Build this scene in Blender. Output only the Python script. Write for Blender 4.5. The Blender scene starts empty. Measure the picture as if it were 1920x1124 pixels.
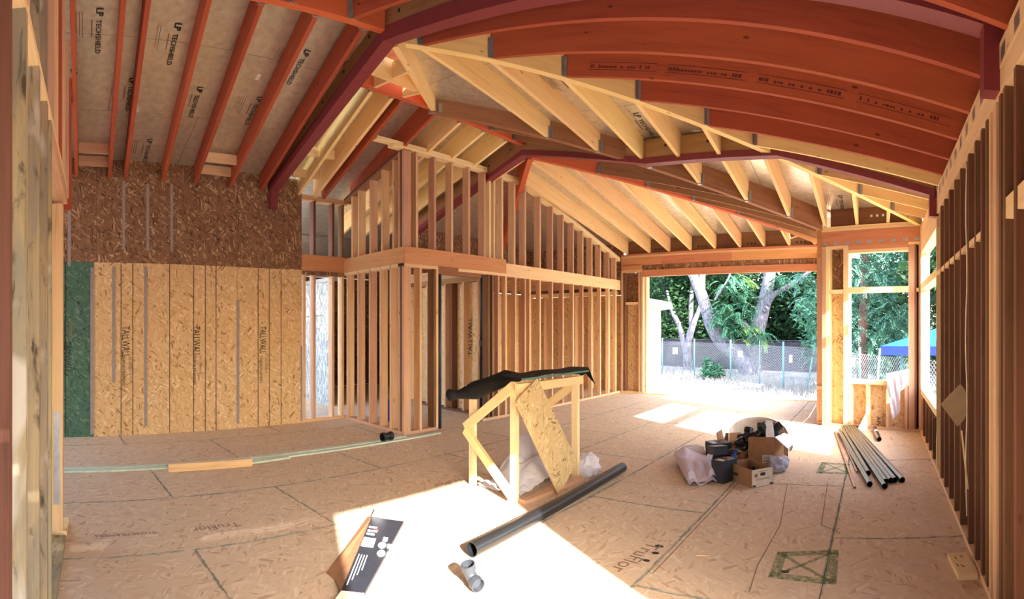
import bpy, bmesh, math, random
from math import sin, cos, tan, atan2, pi, radians, sqrt
from mathutils import Vector, Matrix

random.seed(7)
SC = bpy.context.scene
COL = SC.collection
V = Vector
Z = V((0, 0, 1))

# ------------------------------------------------------------------ camera, world, sun, exposure
F, U0, V0, EYE = 1000.0, 1645.0, 613.0, 1.65      # a cylindrical phone panorama
cam = bpy.data.cameras.new('camera')
cam.type = 'PANO'
cam.panorama_type = 'CENTRAL_CYLINDRICAL'
cam.central_cylindrical_range_u_min = -960.0 / F
cam.central_cylindrical_range_u_max = 960.0 / F
cam.central_cylindrical_range_v_min = -(1124 - V0) / F
cam.central_cylindrical_range_v_max = V0 / F
cam.central_cylindrical_radius = 1.0
cam.clip_start = 0.02
cam.clip_end = 400
camo = bpy.data.objects.new('camera', cam)
camo.location = (0, 0, EYE)
camo.rotation_euler = (pi / 2, 0, -(960 - U0) / F)
COL.objects.link(camo)
SC.camera = camo

w = bpy.data.worlds.new('sky')
SC.world = w
w.use_nodes = True
nt = w.node_tree
bg = nt.nodes['Background']
sk = nt.nodes.new('ShaderNodeTexSky')
sk.sky_type = 'NISHITA'
sk.sun_disc = False
sk.sun_elevation = radians(34)
sk.sun_rotation = radians(118)
sk.air_density = 1.3
sk.dust_density = 2.5
nt.links.new(sk.outputs[0], bg.inputs[0])
bg.inputs[1].default_value = 0.7

SUN_EL = radians(25.6)
SUN = V((0.88 * cos(SUN_EL), -0.47 * cos(SUN_EL), sin(SUN_EL))).normalized()
sd = bpy.data.lights.new('sun', 'SUN')
sd.energy = 14.0
sd.angle = radians(0.7)
sd.color = (1.0, 0.96, 0.9)
so = bpy.data.objects.new('sun', sd)
so.rotation_euler = SUN.to_track_quat('Z', 'Y').to_euler()
so.location = (20, -10, 12)
COL.objects.link(so)

vs = SC.view_settings
vs.view_transform = 'Standard'
vs.look = 'None'
vs.gamma = 1.0
vs.use_curve_mapping = False
vs.exposure = 1.33
SC.cycles.use_denoising = True
SC.cycles.max_bounces = 10
SC.cycles.diffuse_bounces = 7
SC.cycles.glossy_bounces = 4
SC.cycles.transmission_bounces = 6
SC.cycles.transparent_max_bounces = 12
SC.cycles.sample_clamp_indirect = 6.0


# ------------------------------------------------------------------ survey helpers (picture -> place at a known depth)
def th(u): return (u - U0) / F
def P(u, v, d):
    t = th(u)
    return V((d * sin(t), d * cos(t), EYE + (V0 - v) * d / F))
def G(u, v, z=0.0): return P(u, v, (EYE - z) * F / (v - V0))
def onx(u, v, X): return P(u, v, X / sin(th(u)))
def ony(u, v, Y): return P(u, v, Y / cos(th(u)))
def onw(u, v, A, B):
    t = th(u)
    dx, dy = B[0] - A[0], B[1] - A[1]
    nx, ny = -dy, dx
    d = (A[0] * nx + A[1] * ny) / (sin(t) * nx + cos(t) * ny)
    return P(u, v, d)
def lerp(a, b, t): return a + (b - a) * t
def S2L(c): return tuple(((x / 255.0) / 12.92 if x / 255.0 <= 0.04045 else ((x / 255.0 + 0.055) / 1.055) ** 2.4) for x in c)


# ------------------------------------------------------------------ materials
class N:
    def __init__(s, name):
        s.m = bpy.data.materials.new(name)
        s.m.use_nodes = True
        s.t = s.m.node_tree
        s.b = s.t.nodes['Principled BSDF']
    def n(s, kind, **kw):
        x = s.t.nodes.new('ShaderNode' + kind)
        for k, v in kw.items(): setattr(x, k, v)
        return x
    def l(s, a, b): s.t.links.new(a, b)
    def math(s, op, a, b=None, c=None):
        x = s.n('Math', operation=op)
        for i, q in enumerate((a, b, c)):
            if q is None: continue
            if isinstance(q, (int, float)): x.inputs[i].default_value = q
            else: s.l(q, x.inputs[i])
        return x.outputs[0]
    def mix(s, f, a, b, mode='MIX'):
        x = s.n('Mix', data_type='RGBA', blend_type=mode)
        for i, q in ((0, f), (6, a), (7, b)):
            if isinstance(q, (int, float)): x.inputs[i].default_value = q
            elif isinstance(q, tuple): x.inputs[i].default_value = (*q[:3], 1)
            else: s.l(q, x.inputs[i])
        return x.outputs[2]
    def ramp(s, f, stops, interp='LINEAR'):
        x = s.n('ValToRGB')
        x.color_ramp.interpolation = interp
        e = x.color_ramp.elements
        while len(e) < len(stops): e.new(0.5)
        for q, (p, c) in zip(e, stops):
            q.position = p
            q.color = (*c[:3], 1) if isinstance(c, tuple) else (c, c, c, 1)
        s.l(f, x.inputs[0])
        return x.outputs[0]
    def coord(s, scale=(1, 1, 1), rot=(0, 0, 0), rnd=True, src='Object'):
        tc = s.n('TexCoord')
        o = tc.outputs[src]
        if rnd:
            oi = s.n('ObjectInfo')
            c = s.n('VectorMath', operation='MULTIPLY_ADD')
            x = s.n('CombineXYZ')
            for i in range(3): s.l(oi.outputs['Random'], x.inputs[i])
            s.l(x.outputs[0], c.inputs[0])
            c.inputs[1].default_value = (41.0, 17.0, 29.0)
            s.l(o, c.inputs[2])
            o = c.outputs[0]
        mp = s.n('Mapping')
        mp.inputs['Scale'].default_value = scale
        mp.inputs['Rotation'].default_value = rot
        s.l(o, mp.inputs[0])
        return mp.outputs[0]
    def noise(s, vec, scale=1.0, detail=3.0, rough=0.5, dist=0.0):
        x = s.n('TexNoise')
        s.l(vec, x.inputs['Vector'])
        x.inputs['Scale'].default_value = scale
        x.inputs['Detail'].default_value = detail
        x.inputs['Roughness'].default_value = rough
        x.inputs['Distortion'].default_value = dist
        return x.outputs[0]
    def voro(s, vec, scale=1.0, feat='F1', out='Color'):
        x = s.n('TexVoronoi', feature=feat)
        s.l(vec, x.inputs['Vector'])
        x.inputs['Scale'].default_value = scale
        return x.outputs[out]
    def bump(s, h, strength=0.2, dist=0.01):
        x = s.n('Bump')
        x.inputs['Strength'].default_value = strength
        x.inputs['Distance'].default_value = dist
        s.l(h, x.inputs['Height'])
        s.l(x.outputs[0], s.b.inputs['Normal'])
    def fin(s, col, rough=0.7, metal=0.0, spec=0.3):
        if isinstance(col, tuple): s.b.inputs['Base Color'].default_value = (*col[:3], 1)
        else: s.l(col, s.b.inputs['Base Color'])
        if isinstance(rough, (int, float)): s.b.inputs['Roughness'].default_value = rough
        else: s.l(rough, s.b.inputs['Roughness'])
        s.b.inputs['Metallic'].default_value = metal
        s.b.inputs['Specular IOR Level'].default_value = spec
        return s.m

def wood(name, light, dark, knot=0.5, var=0.25, stain=None, rough=0.75, weather=None, hue=0.03):
    m = N(name)
    L, D = S2L(light), S2L(dark)
    big = m.noise(m.coord((0.7, 9, 9)), 1.6, 3, 0.55, 0.7)
    fine = m.noise(m.coord((1.6, 60, 60)), 2.2, 3, 0.6, 0.2)
    f = m.math('ADD', m.math('MULTIPLY', big, 0.65), m.math('MULTIPLY', fine, 0.45))
    c = m.ramp(f, [(0.28, D), (0.52, lerp(V(D), V(L), 0.7).to_tuple()), (0.75, L)])
    if knot:
        kd = m.voro(m.coord((2.4, 5.5, 5.5)), 1.0, 'F1', 'Distance')
        k = m.ramp(kd, [(0.04, 1.0), (0.09, 0.0)])
        c = m.mix(m.math('MULTIPLY', k, knot), c, S2L((70, 38, 20)))
    if weather:
        wn = m.noise(m.coord((0.8, 4, 4)), 2.3, 4, 0.6, 0.8)
        c = m.mix(m.ramp(wn, [(0.42, 0.0), (0.6, 0.9)]), c, S2L(weather[0]))
        wn2 = m.noise(m.coord((1.2, 3.4, 3.4)), 3.1, 5, 0.65, 1.2)
        c = m.mix(m.ramp(wn2, [(0.55, 0.0), (0.68, 0.9)]), c, S2L(weather[1]))
        wn3 = m.noise(m.coord((1.0, 2.4, 2.4)), 2.2, 2, 0.5, 0.4)
        c = m.mix(m.ramp(wn3, [(0.6, 0.0), (0.68, 0.8)]), c, S2L(weather[2]))
    if stain:
        sn = m.noise(m.coord((1.3, 5, 5)), 3.0, 4, 0.6)
        c = m.mix(m.ramp(sn, [(0.5, 0.0), (0.72, 0.7)]), c, S2L(stain))
    oi = m.n('ObjectInfo')
    hs = m.n('HueSaturation')
    m.l(c, hs.inputs['Color'])
    m.l(m.math('MULTIPLY_ADD', oi.outputs['Random'], var * 2, 1.0 - var), hs.inputs['Value'])
    m.l(m.math('MULTIPLY_ADD', oi.outputs['Random'], hue, 0.5 - hue / 2), hs.inputs['Hue'])
    m.bump(fine, 0.15, 0.004)
    return m.fin(hs.outputs[0], rough, 0, 0.25)

def osb(name, cols, scale=1.0, edge=None, rough=0.7, aniso=1.0):
    """strand board: three layers of long chips at different angles; cols = dark, mid, light, pale"""
    m = N(name)
    tc = m.coord((1, 1, 1))
    wob = m.n('TexNoise')
    m.l(tc, wob.inputs['Vector'])
    wob.inputs['Scale'].default_value = 4.0 * scale
    wv = m.n('VectorMath', operation='MULTIPLY_ADD')
    m.l(wob.outputs['Color'], wv.inputs[0])
    wv.inputs[1].default_value = (0.07 / scale,) * 3
    m.l(tc, wv.inputs[2])
    vals = []
    for ang, sc in ((0.15, 1.0), (1.0, 1.15), (-0.75, 0.9)):
        mp = m.n('Mapping')
        mp.inputs['Scale'].default_value = (9 * scale * sc * aniso, 46 * scale * sc, 3)
        ro = m.n('Mapping')
        ro.inputs['Rotation'].default_value = (0, 0, ang)
        m.l(wv.outputs[0], ro.inputs[0])
        m.l(ro.outputs[0], mp.inputs[0])
        vals.append(m.voro(mp.outputs[0], 1.0))
    sel = m.noise(tc, 9.0 * scale, 1)
    c1 = m.mix(m.ramp(sel, [(0.44, 0.0), (0.47, 1.0)]), vals[0], vals[1])
    c2 = m.mix(m.ramp(sel, [(0.57, 0.0), (0.6, 1.0)]), c1, vals[2])
    sp = m.n('SeparateColor')
    m.l(c2, sp.inputs[0])
    d, mi, li, pa = [S2L(c) for c in cols]
    c = m.ramp(sp.outputs[0], [(0.0, d), (0.03, d), (0.08, mi), (0.5, li), (0.8, li), (0.95, pa)])
    low = m.noise(tc, 1.3, 2)
    c = m.mix(m.ramp(low, [(0.35, 0.22), (0.65, 0.0)]), c, mi)
    if edge:
        ec, hx, hy, wd = edge
        o = m.n('TexCoord').outputs['Generated']
        s3 = m.n('SeparateXYZ')
        m.l(o, s3.inputs[0])
        mask = None
        for ax, h in ((0, hx), (1, hy)):
            # distance to the nearer edge of the panel
            a = m.math('MULTIPLY', m.math('SUBTRACT', 0.5, m.math('ABSOLUTE', m.math('SUBTRACT', s3.outputs[ax], 0.5))), 2 * h)
            k = m.math('LESS_THAN', a, wd)
            mask = k if mask is None else m.math('MAXIMUM', mask, k)
        br = m.ramp(m.noise(tc, 9.0, 4, 0.7), [(0.42, 0.15), (0.56, 0.85)])
        c = m.mix(m.math('MULTIPLY', mask, br), c, S2L(ec))
    m.bump(sp.outputs[0], 0.12, 0.003)
    return m.fin(c, rough, 0, 0.25)

def plain(name, c, rough=0.6, metal=0.0, spec=0.4, speck=0.12):
    m = N(name)
    nz = m.noise(m.coord((1, 1, 1)), 14.0, 4, 0.6)
    L = V(S2L(c))
    col = m.ramp(nz, [(0.3, (L * (1 - speck)).to_tuple()), (0.7, tuple(min(1, x * (1 + speck)) for x in L))])
    return m.fin(col, rough, metal, spec)

M = {}
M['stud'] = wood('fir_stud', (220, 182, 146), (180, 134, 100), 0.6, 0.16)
M['stud_dark'] = wood('fir_stud_shaded_brown', (126, 88, 66), (88, 58, 42), 0.5, 0.14)  # same fir as the studs, shade put into a darker brown
M['pale'] = wood('pale_pine', (242, 216, 170), (216, 180, 130), 0.4, 0.08)
M['grey'] = wood('weathered_pine', (178, 158, 122), (112, 94, 66), 0.8, 0.12, None, 0.8, ((140, 130, 112), (66, 58, 46), (204, 194, 178)))
M['red'] = wood('red_coated_lumber', (174, 86, 58), (140, 60, 40), 0.8, 0.07, hue=.006)
M['redb'] = wood('red_coated_beam', (206, 108, 70), (186, 88, 54), 0.3, 0.05, hue=.006)
M['tan'] = wood('tan_rafter', (246, 214, 156), (222, 182, 122), 0.5, 0.06)
M['brown'] = wood('brown_beam', (168, 126, 88), (126, 90, 60), 0.6, 0.08)
M['header'] = wood('fir_header', (212, 154, 112), (178, 118, 80), 0.6, 0.08)
M['steel'] = plain('purple_primed_steel', (126, 52, 58), 0.55, 0.0, 0.4, 0.08)
M['galv'] = plain('galvanised_steel', (176, 178, 184), 0.42, 0.85, 0.5, 0.15)
M['osb_tan'] = osb('osb_tan', ((158, 118, 78), (202, 164, 116), (218, 184, 138), (234, 210, 170)), 1.0)
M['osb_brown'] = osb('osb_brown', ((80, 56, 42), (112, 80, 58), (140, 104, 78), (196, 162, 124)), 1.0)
M['osb_green'] = osb('osb_green', ((52, 66, 56), (66, 98, 84), (78, 114, 98), (112, 142, 124)), 1.0)
M['osb_floor'] = osb('osb_floor', ((182, 152, 124), (200, 174, 146), (209, 186, 159), (220, 200, 174)), 0.9,
                     ((108, 128, 118), 1.217, 0.595, 0.012))
M['osb_chip'] = osb('osb_offcut', ((130, 106, 68), (184, 156, 108), (200, 172, 124), (216, 192, 146)), 1.3)
M['ink'] = plain('black_print', (44, 42, 44), 0.8)
M['inkf'] = plain('faded_print', (140, 114, 98), 0.85)
M['tape'] = plain('grey_seam_tape', (150, 138, 136), 0.6)
M['black'] = plain('black_abs', (22, 24, 26), 0.36, 0, 0.5, 0.1)
M['memb'] = plain('black_roofing_membrane', (16, 16, 17), 0.75, 0, 0.25, 0.2)
M['abs'] = plain('black_abs_pipe', (26, 27, 29), 0.3, 0, 0.6, 0.1)
M['copper'] = plain('dull_copper', (186, 130, 96), 0.4, 0.7)
M['white'] = plain('white_sheet', (236, 236, 240), 0.5)
M['card'] = plain('brown_cardboard', (146, 104, 70), 0.8)
M['cardw'] = plain('white_cardboard', (206, 192, 176), 0.7)
M['carddk'] = plain('black_carton', (40, 42, 50), 0.45)
M['grn'] = plain('primed_green_trim', (196, 214, 196), 0.5)
def spray():
    m = N('green_spray_paint')
    f = m.noise(m.coord((1, 1, 1), rnd=False), 26.0, 5, 0.7)
    m.l(m.ramp(f, [(0.36, 0.0), (0.66, 0.55)]), m.b.inputs['Alpha'])
    return m.fin(S2L((128, 152, 104)), 0.9, 0, 0.1)
M['spray'] = spray()
M['ink_soft'] = None
M['blue'] = plain('blue_plastic', (30, 60, 170), 0.4)
M['tent'] = plain('blue_canopy_cloth', (24, 84, 190), 0.6)
M['tentv'] = plain('blue_canopy_valance', (10, 44, 150), 0.6)
M['cable'] = plain('pale_cable', (226, 214, 180), 0.5)
M['stucco'] = plain('white_siding', (242, 238, 226), 0.7, 0, 0.2, 0.04)
M['postgrn'] = plain('fence_post_paint', (120, 178, 190), 0.5, 0.2)
M['dirt'] = None

def foil():
    m = N('foil_faced_sheathing')
    nz = m.noise(m.coord((6, 6, 6)), 2.0, 3)
    c = m.ramp(nz, [(0.3, S2L((206, 200, 186))), (0.7, S2L((230, 226, 214)))])
    big = m.noise(m.coord((1, 1, 1)), 1.1, 2)
    r = m.ramp(big, [(0.3, 0.3), (0.7, 0.44)])
    cre = m.ramp(m.noise(m.coord((1.2, 9, 1)), 3.0, 5, 0.7), [(0.6, 0.0), (0.7, 1.0)])
    m.bump(m.math('ADD', nz, cre), 0.12, 0.004)
    return m.fin(c, r, 0.72, 0.4)
M['foil'] = foil()

def silver():
    m = N('silver_faced_board')
    nz = m.voro(m.coord((12, 30, 4)), 1.0)
    sp = m.n('SeparateColor')
    m.l(nz, sp.inputs[0])
    c = m.ramp(sp.outputs[0], [(0, S2L((120, 134, 146))), (1, S2L((196, 206, 212)))])
    return m.fin(c, 0.45, 0.5, 0.4)
M['silver'] = silver()

def plastic(name, c, tr=0.45):
    m = N(name)
    m.b.inputs['Transmission Weight'].default_value = tr
    m.b.inputs['IOR'].default_value = 1.1
    return m.fin(S2L(c), 0.35, 0, 0.5)
M['film'] = plastic('clear_plastic_film', (236, 234, 242), 0.4)
M['paper'] = plain('lavender_white_paper', (206, 194, 206), 0.75, 0, 0.2, 0.05)

def dirt():
    m = N('dry_dirt')
    o = m.coord((1, 1, 1), rnd=False)
    f = m.math('ADD', m.math('MULTIPLY', m.noise(o, 0.5, 5, 0.6), 0.7), m.math('MULTIPLY', m.noise(o, 9.0, 4, 0.7), 0.35))
    c = m.ramp(f, [(0.35, S2L((112, 106, 104))), (0.55, S2L((156, 150, 148))), (0.72, S2L((196, 190, 186)))])
    m.bump(f, 0.5, 0.05)
    return m.fin(c, 0.95, 0, 0.1)
M['dirt'] = dirt()

def bark():
    m = N('pale_bark')
    f = m.noise(m.coord((8, 8, 2.0), rnd=False), 2.2, 5, 0.65, 0.6)
    c = m.ramp(f, [(0.35, S2L((78, 74, 84))), (0.6, S2L((142, 138, 152)))])
    m.bump(f, 0.6, 0.05)
    return m.fin(c, 0.9, 0, 0.1)
M['bark'] = bark()

def leafm(name, a, b, tr=0.25):
    m = N(name)
    g = m.n('NewGeometry')
    c = m.ramp(g.outputs['Random Per Island'], [(0.0, S2L(a)), (1.0, S2L(b))])
    m.fin(c, 0.6, 0, 0.25)
    t = m.n('BsdfTranslucent')
    m.l(c, t.inputs['Color'])
    mx = m.n('MixShader')
    mx.inputs[0].default_value = tr
    m.l(m.b.outputs[0], mx.inputs[1])
    m.l(t.outputs[0], mx.inputs[2])
    m.l(mx.outputs[0], m.t.nodes['Material Output'].inputs[0])
    return m.m
M['leaf_dark'] = leafm('dark_leaves', (20, 40, 26), (48, 84, 44))
M['leaf_mid'] = leafm('green_leaves', (40, 86, 70), (96, 150, 112))
M['leaf_teal'] = leafm('teal_green_sprays', (48, 96, 84), (128, 178, 150))
M['leaf_lime'] = leafm('lime_sunlit_leaves', (92, 140, 60), (190, 220, 130), 0.4)  # bright lime tone paints sunlight into the leaf colour
M['straw'] = leafm('dry_grass', (150, 142, 136), (206, 200, 192))
M['fencewood'] = wood('grey_fence_boards', (84, 78, 90), (50, 46, 54), 0.5, 0.2)


# ------------------------------------------------------------------ object helpers
def link(o, parent=None, kind=None, label=None, cat=None, group=None):
    COL.objects.link(o)
    if parent is not None: o.parent = parent
    if kind: o['kind'] = kind
    if label: o['label'] = label
    if cat: o['category'] = cat
    if group: o['group'] = group
    return o

def empty(name, loc=(0, 0, 0), **kw):
    o = bpy.data.objects.new(name, None)
    o.empty_display_size = 0.1
    o.location = loc
    return link(o, **kw)

def struct(name, label=None):
    return empty(name, kind='structure', label=label)

def put(o, parent, W):
    """give o the world matrix W under its parent"""
    if parent is not None:
        o.parent = parent
        A = Matrix.Identity(4)
        p = parent
        while p is not None:
            A = p.matrix_basis @ A
            p = p.parent
        W = A.inverted() @ W
    o.matrix_basis = W

def mesh(name, vs_, fs, mat, parent=None, W=None, smooth=False, **kw):
    """verts in world space; W places the object (verts are turned into its own space)"""
    me = bpy.data.meshes.new(name)
    if W is None:
        c = sum((V(v) for v in vs_), V((0, 0, 0))) / max(1, len(vs_))
        W = Matrix.Translation(c)
    I = W.inverted()
    me.from_pydata([I @ V(v) for v in vs_], [], fs)
    me.update()
    if isinstance(mat, (list, tuple)):
        for q in mat: me.materials.append(q)
    else:
        me.materials.append(mat)
    if smooth:
        for p in me.polygons: p.use_smooth = True
    o = bpy.data.objects.new(name, me)
    link(o, **kw)
    put(o, parent, W)
    return o

BOX = [(0, 1, 2, 3), (7, 6, 5, 4), (0, 4, 5, 1), (1, 5, 6, 2), (2, 6, 7, 3), (3, 7, 4, 0)]
def frame_of(a, b, T):
    x = (b - a).normalized()
    z = (T - x * T.dot(x))
    z = z.normalized() if z.length > 1e-6 else x.orthogonal().normalized()
    y = z.cross(x)
    m = Matrix((x, y, z)).transposed().to_4x4()
    return m

def bar(name, a, b, S, T, mat, parent=None, **kw):
    """box from a to b; S = full width vector (centred), T = full height vector (from the a-b line outward)"""
    a, b, S, T = V(a), V(b), V(S), V(T)
    vs_ = []
    for p in (a, b):
        vs_ += [p - S / 2, p + S / 2, p + S / 2 + T, p - S / 2 + T]
    W = frame_of(a, b, T)
    W.translation = (a + b) / 2 + T / 2
    det = (b - a).dot(S.cross(T))
    fs = BOX if det < 0 else [tuple(reversed(f)) for f in BOX]
    return mesh(name, vs_, fs, mat, parent, W, **kw)

def slab_raw(vs_, fs, a, b, S, T):
    a, b, S, T = V(a), V(b), V(S), V(T)
    k = len(vs_)
    for p in (a, b):
        vs_ += [p - S / 2, p + S / 2, p + S / 2 + T, p - S / 2 + T]
    det = (b - a).dot(S.cross(T))
    for f in BOX:
        f = f if det < 0 else tuple(reversed(f))
        fs.append(tuple(i + k for i in f))

def multibar(name, items, mat, parent=None, **kw):
    vs_, fs = [], []
    for it in items: slab_raw(vs_, fs, *it)
    return mesh(name, vs_, fs, mat, parent, **kw)

def prism(name, pts, T, mat, parent=None, W=None, smooth=False, **kw):
    """polygon pts (world) pushed along T"""
    pts = [V(p) for p in pts]
    T = V(T)
    n = len(pts)
    nrm = sum(((pts[i] - pts[0]).cross(pts[(i + 1) % n] - pts[0]) for i in range(1, n)), V((0, 0, 0)))
    if nrm.dot(T) > 0: pts.reverse()
    vs_ = pts + [p + T for p in pts]
    fs = [tuple(range(n)), tuple(reversed(range(n, 2 * n)))]
    fs += [(i, n + i, n + (i + 1) % n, (i + 1) % n) for i in range(n)]
    fs = [tuple(reversed(f)) if i > 1 else f for i, f in enumerate(fs)]
    if W is None:
        x = (pts[1] - pts[0]).normalized()
        z = T.normalized()
        y = z.cross(x)
        if y.length < 1e-5: y = x.orthogonal()
        y.normalize()
        W = Matrix((x, y, x.cross(y))).transposed().to_4x4()
        W.translation = sum(vs_, V((0, 0, 0))) / len(vs_)
    o = mesh(name, vs_, fs, mat, parent, W, **kw)
    bm = bmesh.new()
    bm.from_mesh(o.data)
    bmesh.ops.recalc_face_normals(bm, faces=bm.faces)
    bm.to_mesh(o.data)
    bm.free()
    return o

def tube_raw(vs_, fs, path, rad, n=12, cap=True, hollow=None):
    path = [V(p) for p in path]
    k0 = len(vs_)
    rings = []
    up = None
    for i, p in enumerate(path):
        d = (path[min(i + 1, len(path) - 1)] - path[max(i - 1, 0)]).normalized()
        if up is None: up = d.orthogonal().normalized()
        up = (up - d * up.dot(d)).normalized()
        q = d.cross(up)
        r = rad[i] if isinstance(rad, (list, tuple)) else rad
        ring = []
        for j in range(n):
            a = 2 * pi * j / n
            ring.append(len(vs_))
            vs_.append(p + (up * cos(a) + q * sin(a)) * r)
        rings.append(ring)
    for A, B in zip(rings, rings[1:]):
        for j in range(n):
            fs.append((A[j], A[(j + 1) % n], B[(j + 1) % n], B[j]))
    if cap:
        fs.append(tuple(reversed(rings[0])))
        fs.append(tuple(rings[-1]))

def tube(name, path, rad, mat, parent=None, n=12, smooth=True, cap=True, **kw):
    vs_, fs = [], []
    tube_raw(vs_, fs, path, rad, n, cap)
    o = mesh(name, vs_, fs, mat, parent, smooth=smooth, **kw)
    return o

def pipe(name, a, b, r, wall, mat, parent=None, n=20, **kw):
    """a hollow pipe, open at both ends"""
    a, b = V(a), V(b)
    d = (b - a).normalized()
    prof = [(a, r - wall), (a, r), (b, r), (b, r - wall), (a, r - wall)]
    return revolve(name, [(p, q) for p, q in prof], d, mat, parent, n, **kw)

def revolve(name, prof, axis, mat, parent=None, n=20, closed=False, **kw):
    """prof: list of (point on the axis, radius)"""
    axis = V(axis).normalized()
    up = axis.orthogonal().normalized()
    q = axis.cross(up)
    vs_, fs = [], []
    for p, r in prof:
        for j in range(n):
            a = 2 * pi * j / n
            vs_.append(V(p) + (up * cos(a) + q * sin(a)) * r)
    for i in range(len(prof) - 1):
        for j in range(n):
            fs.append((i * n + j, i * n + (j + 1) % n, (i + 1) * n + (j + 1) % n, (i + 1) * n + j))
    o = mesh(name, vs_, fs, mat, parent, **kw)
    bm = bmesh.new()
    bm.from_mesh(o.data)
    bmesh.ops.remove_doubles(bm, verts=bm.verts, dist=1e-5)
    bmesh.ops.recalc_face_normals(bm, faces=bm.faces)
    bm.to_mesh(o.data)
    bm.free()
    for p in o.data.polygons: p.use_smooth = True
    mod = o.modifiers.new('edges', 'EDGE_SPLIT')
    mod.split_angle = radians(40)
    return o

def text(s, org, xd, yd, size, mat, parent, name='lettering', align='LEFT', sx=1.0, lift=0.004, ext=0.0004, bold=0.0):
    cu = bpy.data.curves.new(name, 'FONT')
    cu.body = s
    cu.size = 1.0
    cu.align_x = align
    cu.offset = bold
    cu.extrude = ext / max(size, 1e-3)
    o = bpy.data.objects.new(name, cu)
    xd, yd = V(xd).normalized(), V(yd).normalized()
    zd = xd.cross(yd)
    W = Matrix((xd * size * sx, yd * size, zd * size)).transposed().to_4x4()
    W.translation = V(org) + zd * lift
    dg = bpy.context.evaluated_depsgraph_get()
    COL.objects.link(o)
    dg.update()
    me = bpy.data.meshes.new_from_object(o.evaluated_get(dg))
    bpy.data.objects.remove(o)
    bpy.data.curves.remove(cu)
    # keep the object unscaled
    R = Matrix((xd, yd, zd)).transposed().to_4x4()
    R.translation = W.translation
    me.transform(R.inverted() @ W)
    me.materials.clear()
    me.materials.append(mat)
    ob = bpy.data.objects.new(name, me)
    link(ob)
    put(ob, parent, R)
    return ob

def clip(poly, n, c):
    """keep the part of a plan polygon where p.n <= c"""
    out = []
    for i, p in enumerate(poly):
        q = poly[(i + 1) % len(poly)]
        a, b = p.dot(n) - c, q.dot(n) - c
        if a <= 0: out.append(p)
        if (a < 0) != (b < 0) and abs(a - b) > 1e-9: out.append(p + (q - p) * (a / (a - b)))
    return out

# ------------------------------------------------------------------ plan of the house
XR = 0.67                                    # inner face of the right wall
A_L, B_L = V((-7.93, 0.31, 0)), V((-8.06, 3.95, 0))   # left wall
def XL(y): return A_L.x + (B_L.x - A_L.x) * (y - A_L.y) / (B_L.y - A_L.y)
C1 = V((-8.1, 5.2, 0))
C2 = V((-6.28, 5.11, 0))
C3 = V((-6.2, 11.85, 0))
FA, FB = V((-6.2, 11.9, 0)), V((-1.2, 11.65, 0))      # far wall
BA, BB = V((-0.94, 8.85, 0)), V((0.67, 8.3, 0))       # window bay wall
DEP = 0.34
DEPL = 0.28                                   # rafter depth
STUDW = 0.045

def dirn(a, b): return (V(b) - V(a)).normalized()
def nrm_left(d): return V((-d.y, d.x, 0))

# ---- floor: strand board sheets, four feet by eight, staggered
floor = struct('floor', 'strand board subfloor in staggered sheets')
cols = [(0.82, -0.35, 4.15), (-0.35, -1.5, 5.5), (-1.5, -2.65, 4.47), (-2.65, -3.78, 1.13), (-3.78, -4.98, 2.35),
        (-4.98, -6.19, 1.27), (-6.19, -7.4, 2.45), (-7.4, -8.6, 1.2), (-8.6, -9.8, 2.4), (-9.8, -11.0, 1.2), (-11.0, -12.2, 2.4), (-12.2, -13.4, 1.2)]
for xa, xb, y0 in cols:
    k = -3
    while True:
        ya, yb = y0 + 2.44 * k, y0 + 2.44 * (k + 1)
        k += 1
        if yb < -2.2: continue
        ya, yb = max(ya, -2.6), min(yb, 12.1)
        if ya > 12.0: break
        if xb > -2.0 and ya > 11.8: break
        bar('floor_panel', (0.5 * (xa + xb), ya + .003, 0), (0.5 * (xa + xb), yb - .003, 0), (xa - xb - .006, 0, 0), (0, 0, -0.03), M['osb_floor'], floor)
bar('rim_board', (-6.3, 12.12, -0.03), (0.85, 12.12, -0.03), (0, .045, 0), (0, 0, -.35), M['brown'], floor)
bar('subfloor_joist', (-12.2, 4, -0.031), (0.85, 4, -0.031), (0, 16.1, 0), (0, 0, -.25), M['brown'], floor)

def fmark(pts, wd, mat, name='paint_mark', z=0.003):
    """a flat painted line on the floor"""
    it = []
    for a, b in zip(pts, pts[1:]):
        a, b = V((a[0], a[1], z * .3)), V((b[0], b[1], z * .3))
        d = (b - a).normalized()
        it.append((a - d * wd * .4, b + d * wd * .4, nrm_left(d) * wd, Z * z * .6))
    return multibar(name, it, mat, floor)
def g2(u, v): p = G(u, v); return (p.x, p.y)
# green sprayed squares with a cross
sq = [g2(1466, 1040), g2(1563, 1036), g2(1558, 1092), g2(1452, 1080), g2(1466, 1040)]
fmark(sq, .075, M['spray'])
fmark([sq[0], sq[2]], .03, M['spray'])
fmark([sq[1], sq[3]], .03, M['spray'])
sq = [g2(1545, 869), g2(1588, 872), g2(1590, 888), g2(1536, 887), g2(1545, 869)]
fmark(sq, .07, M['spray'])
fmark([sq[0], sq[2]], .025, M['spray'])
fmark([sq[1], sq[3]], .025, M['spray'])
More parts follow.
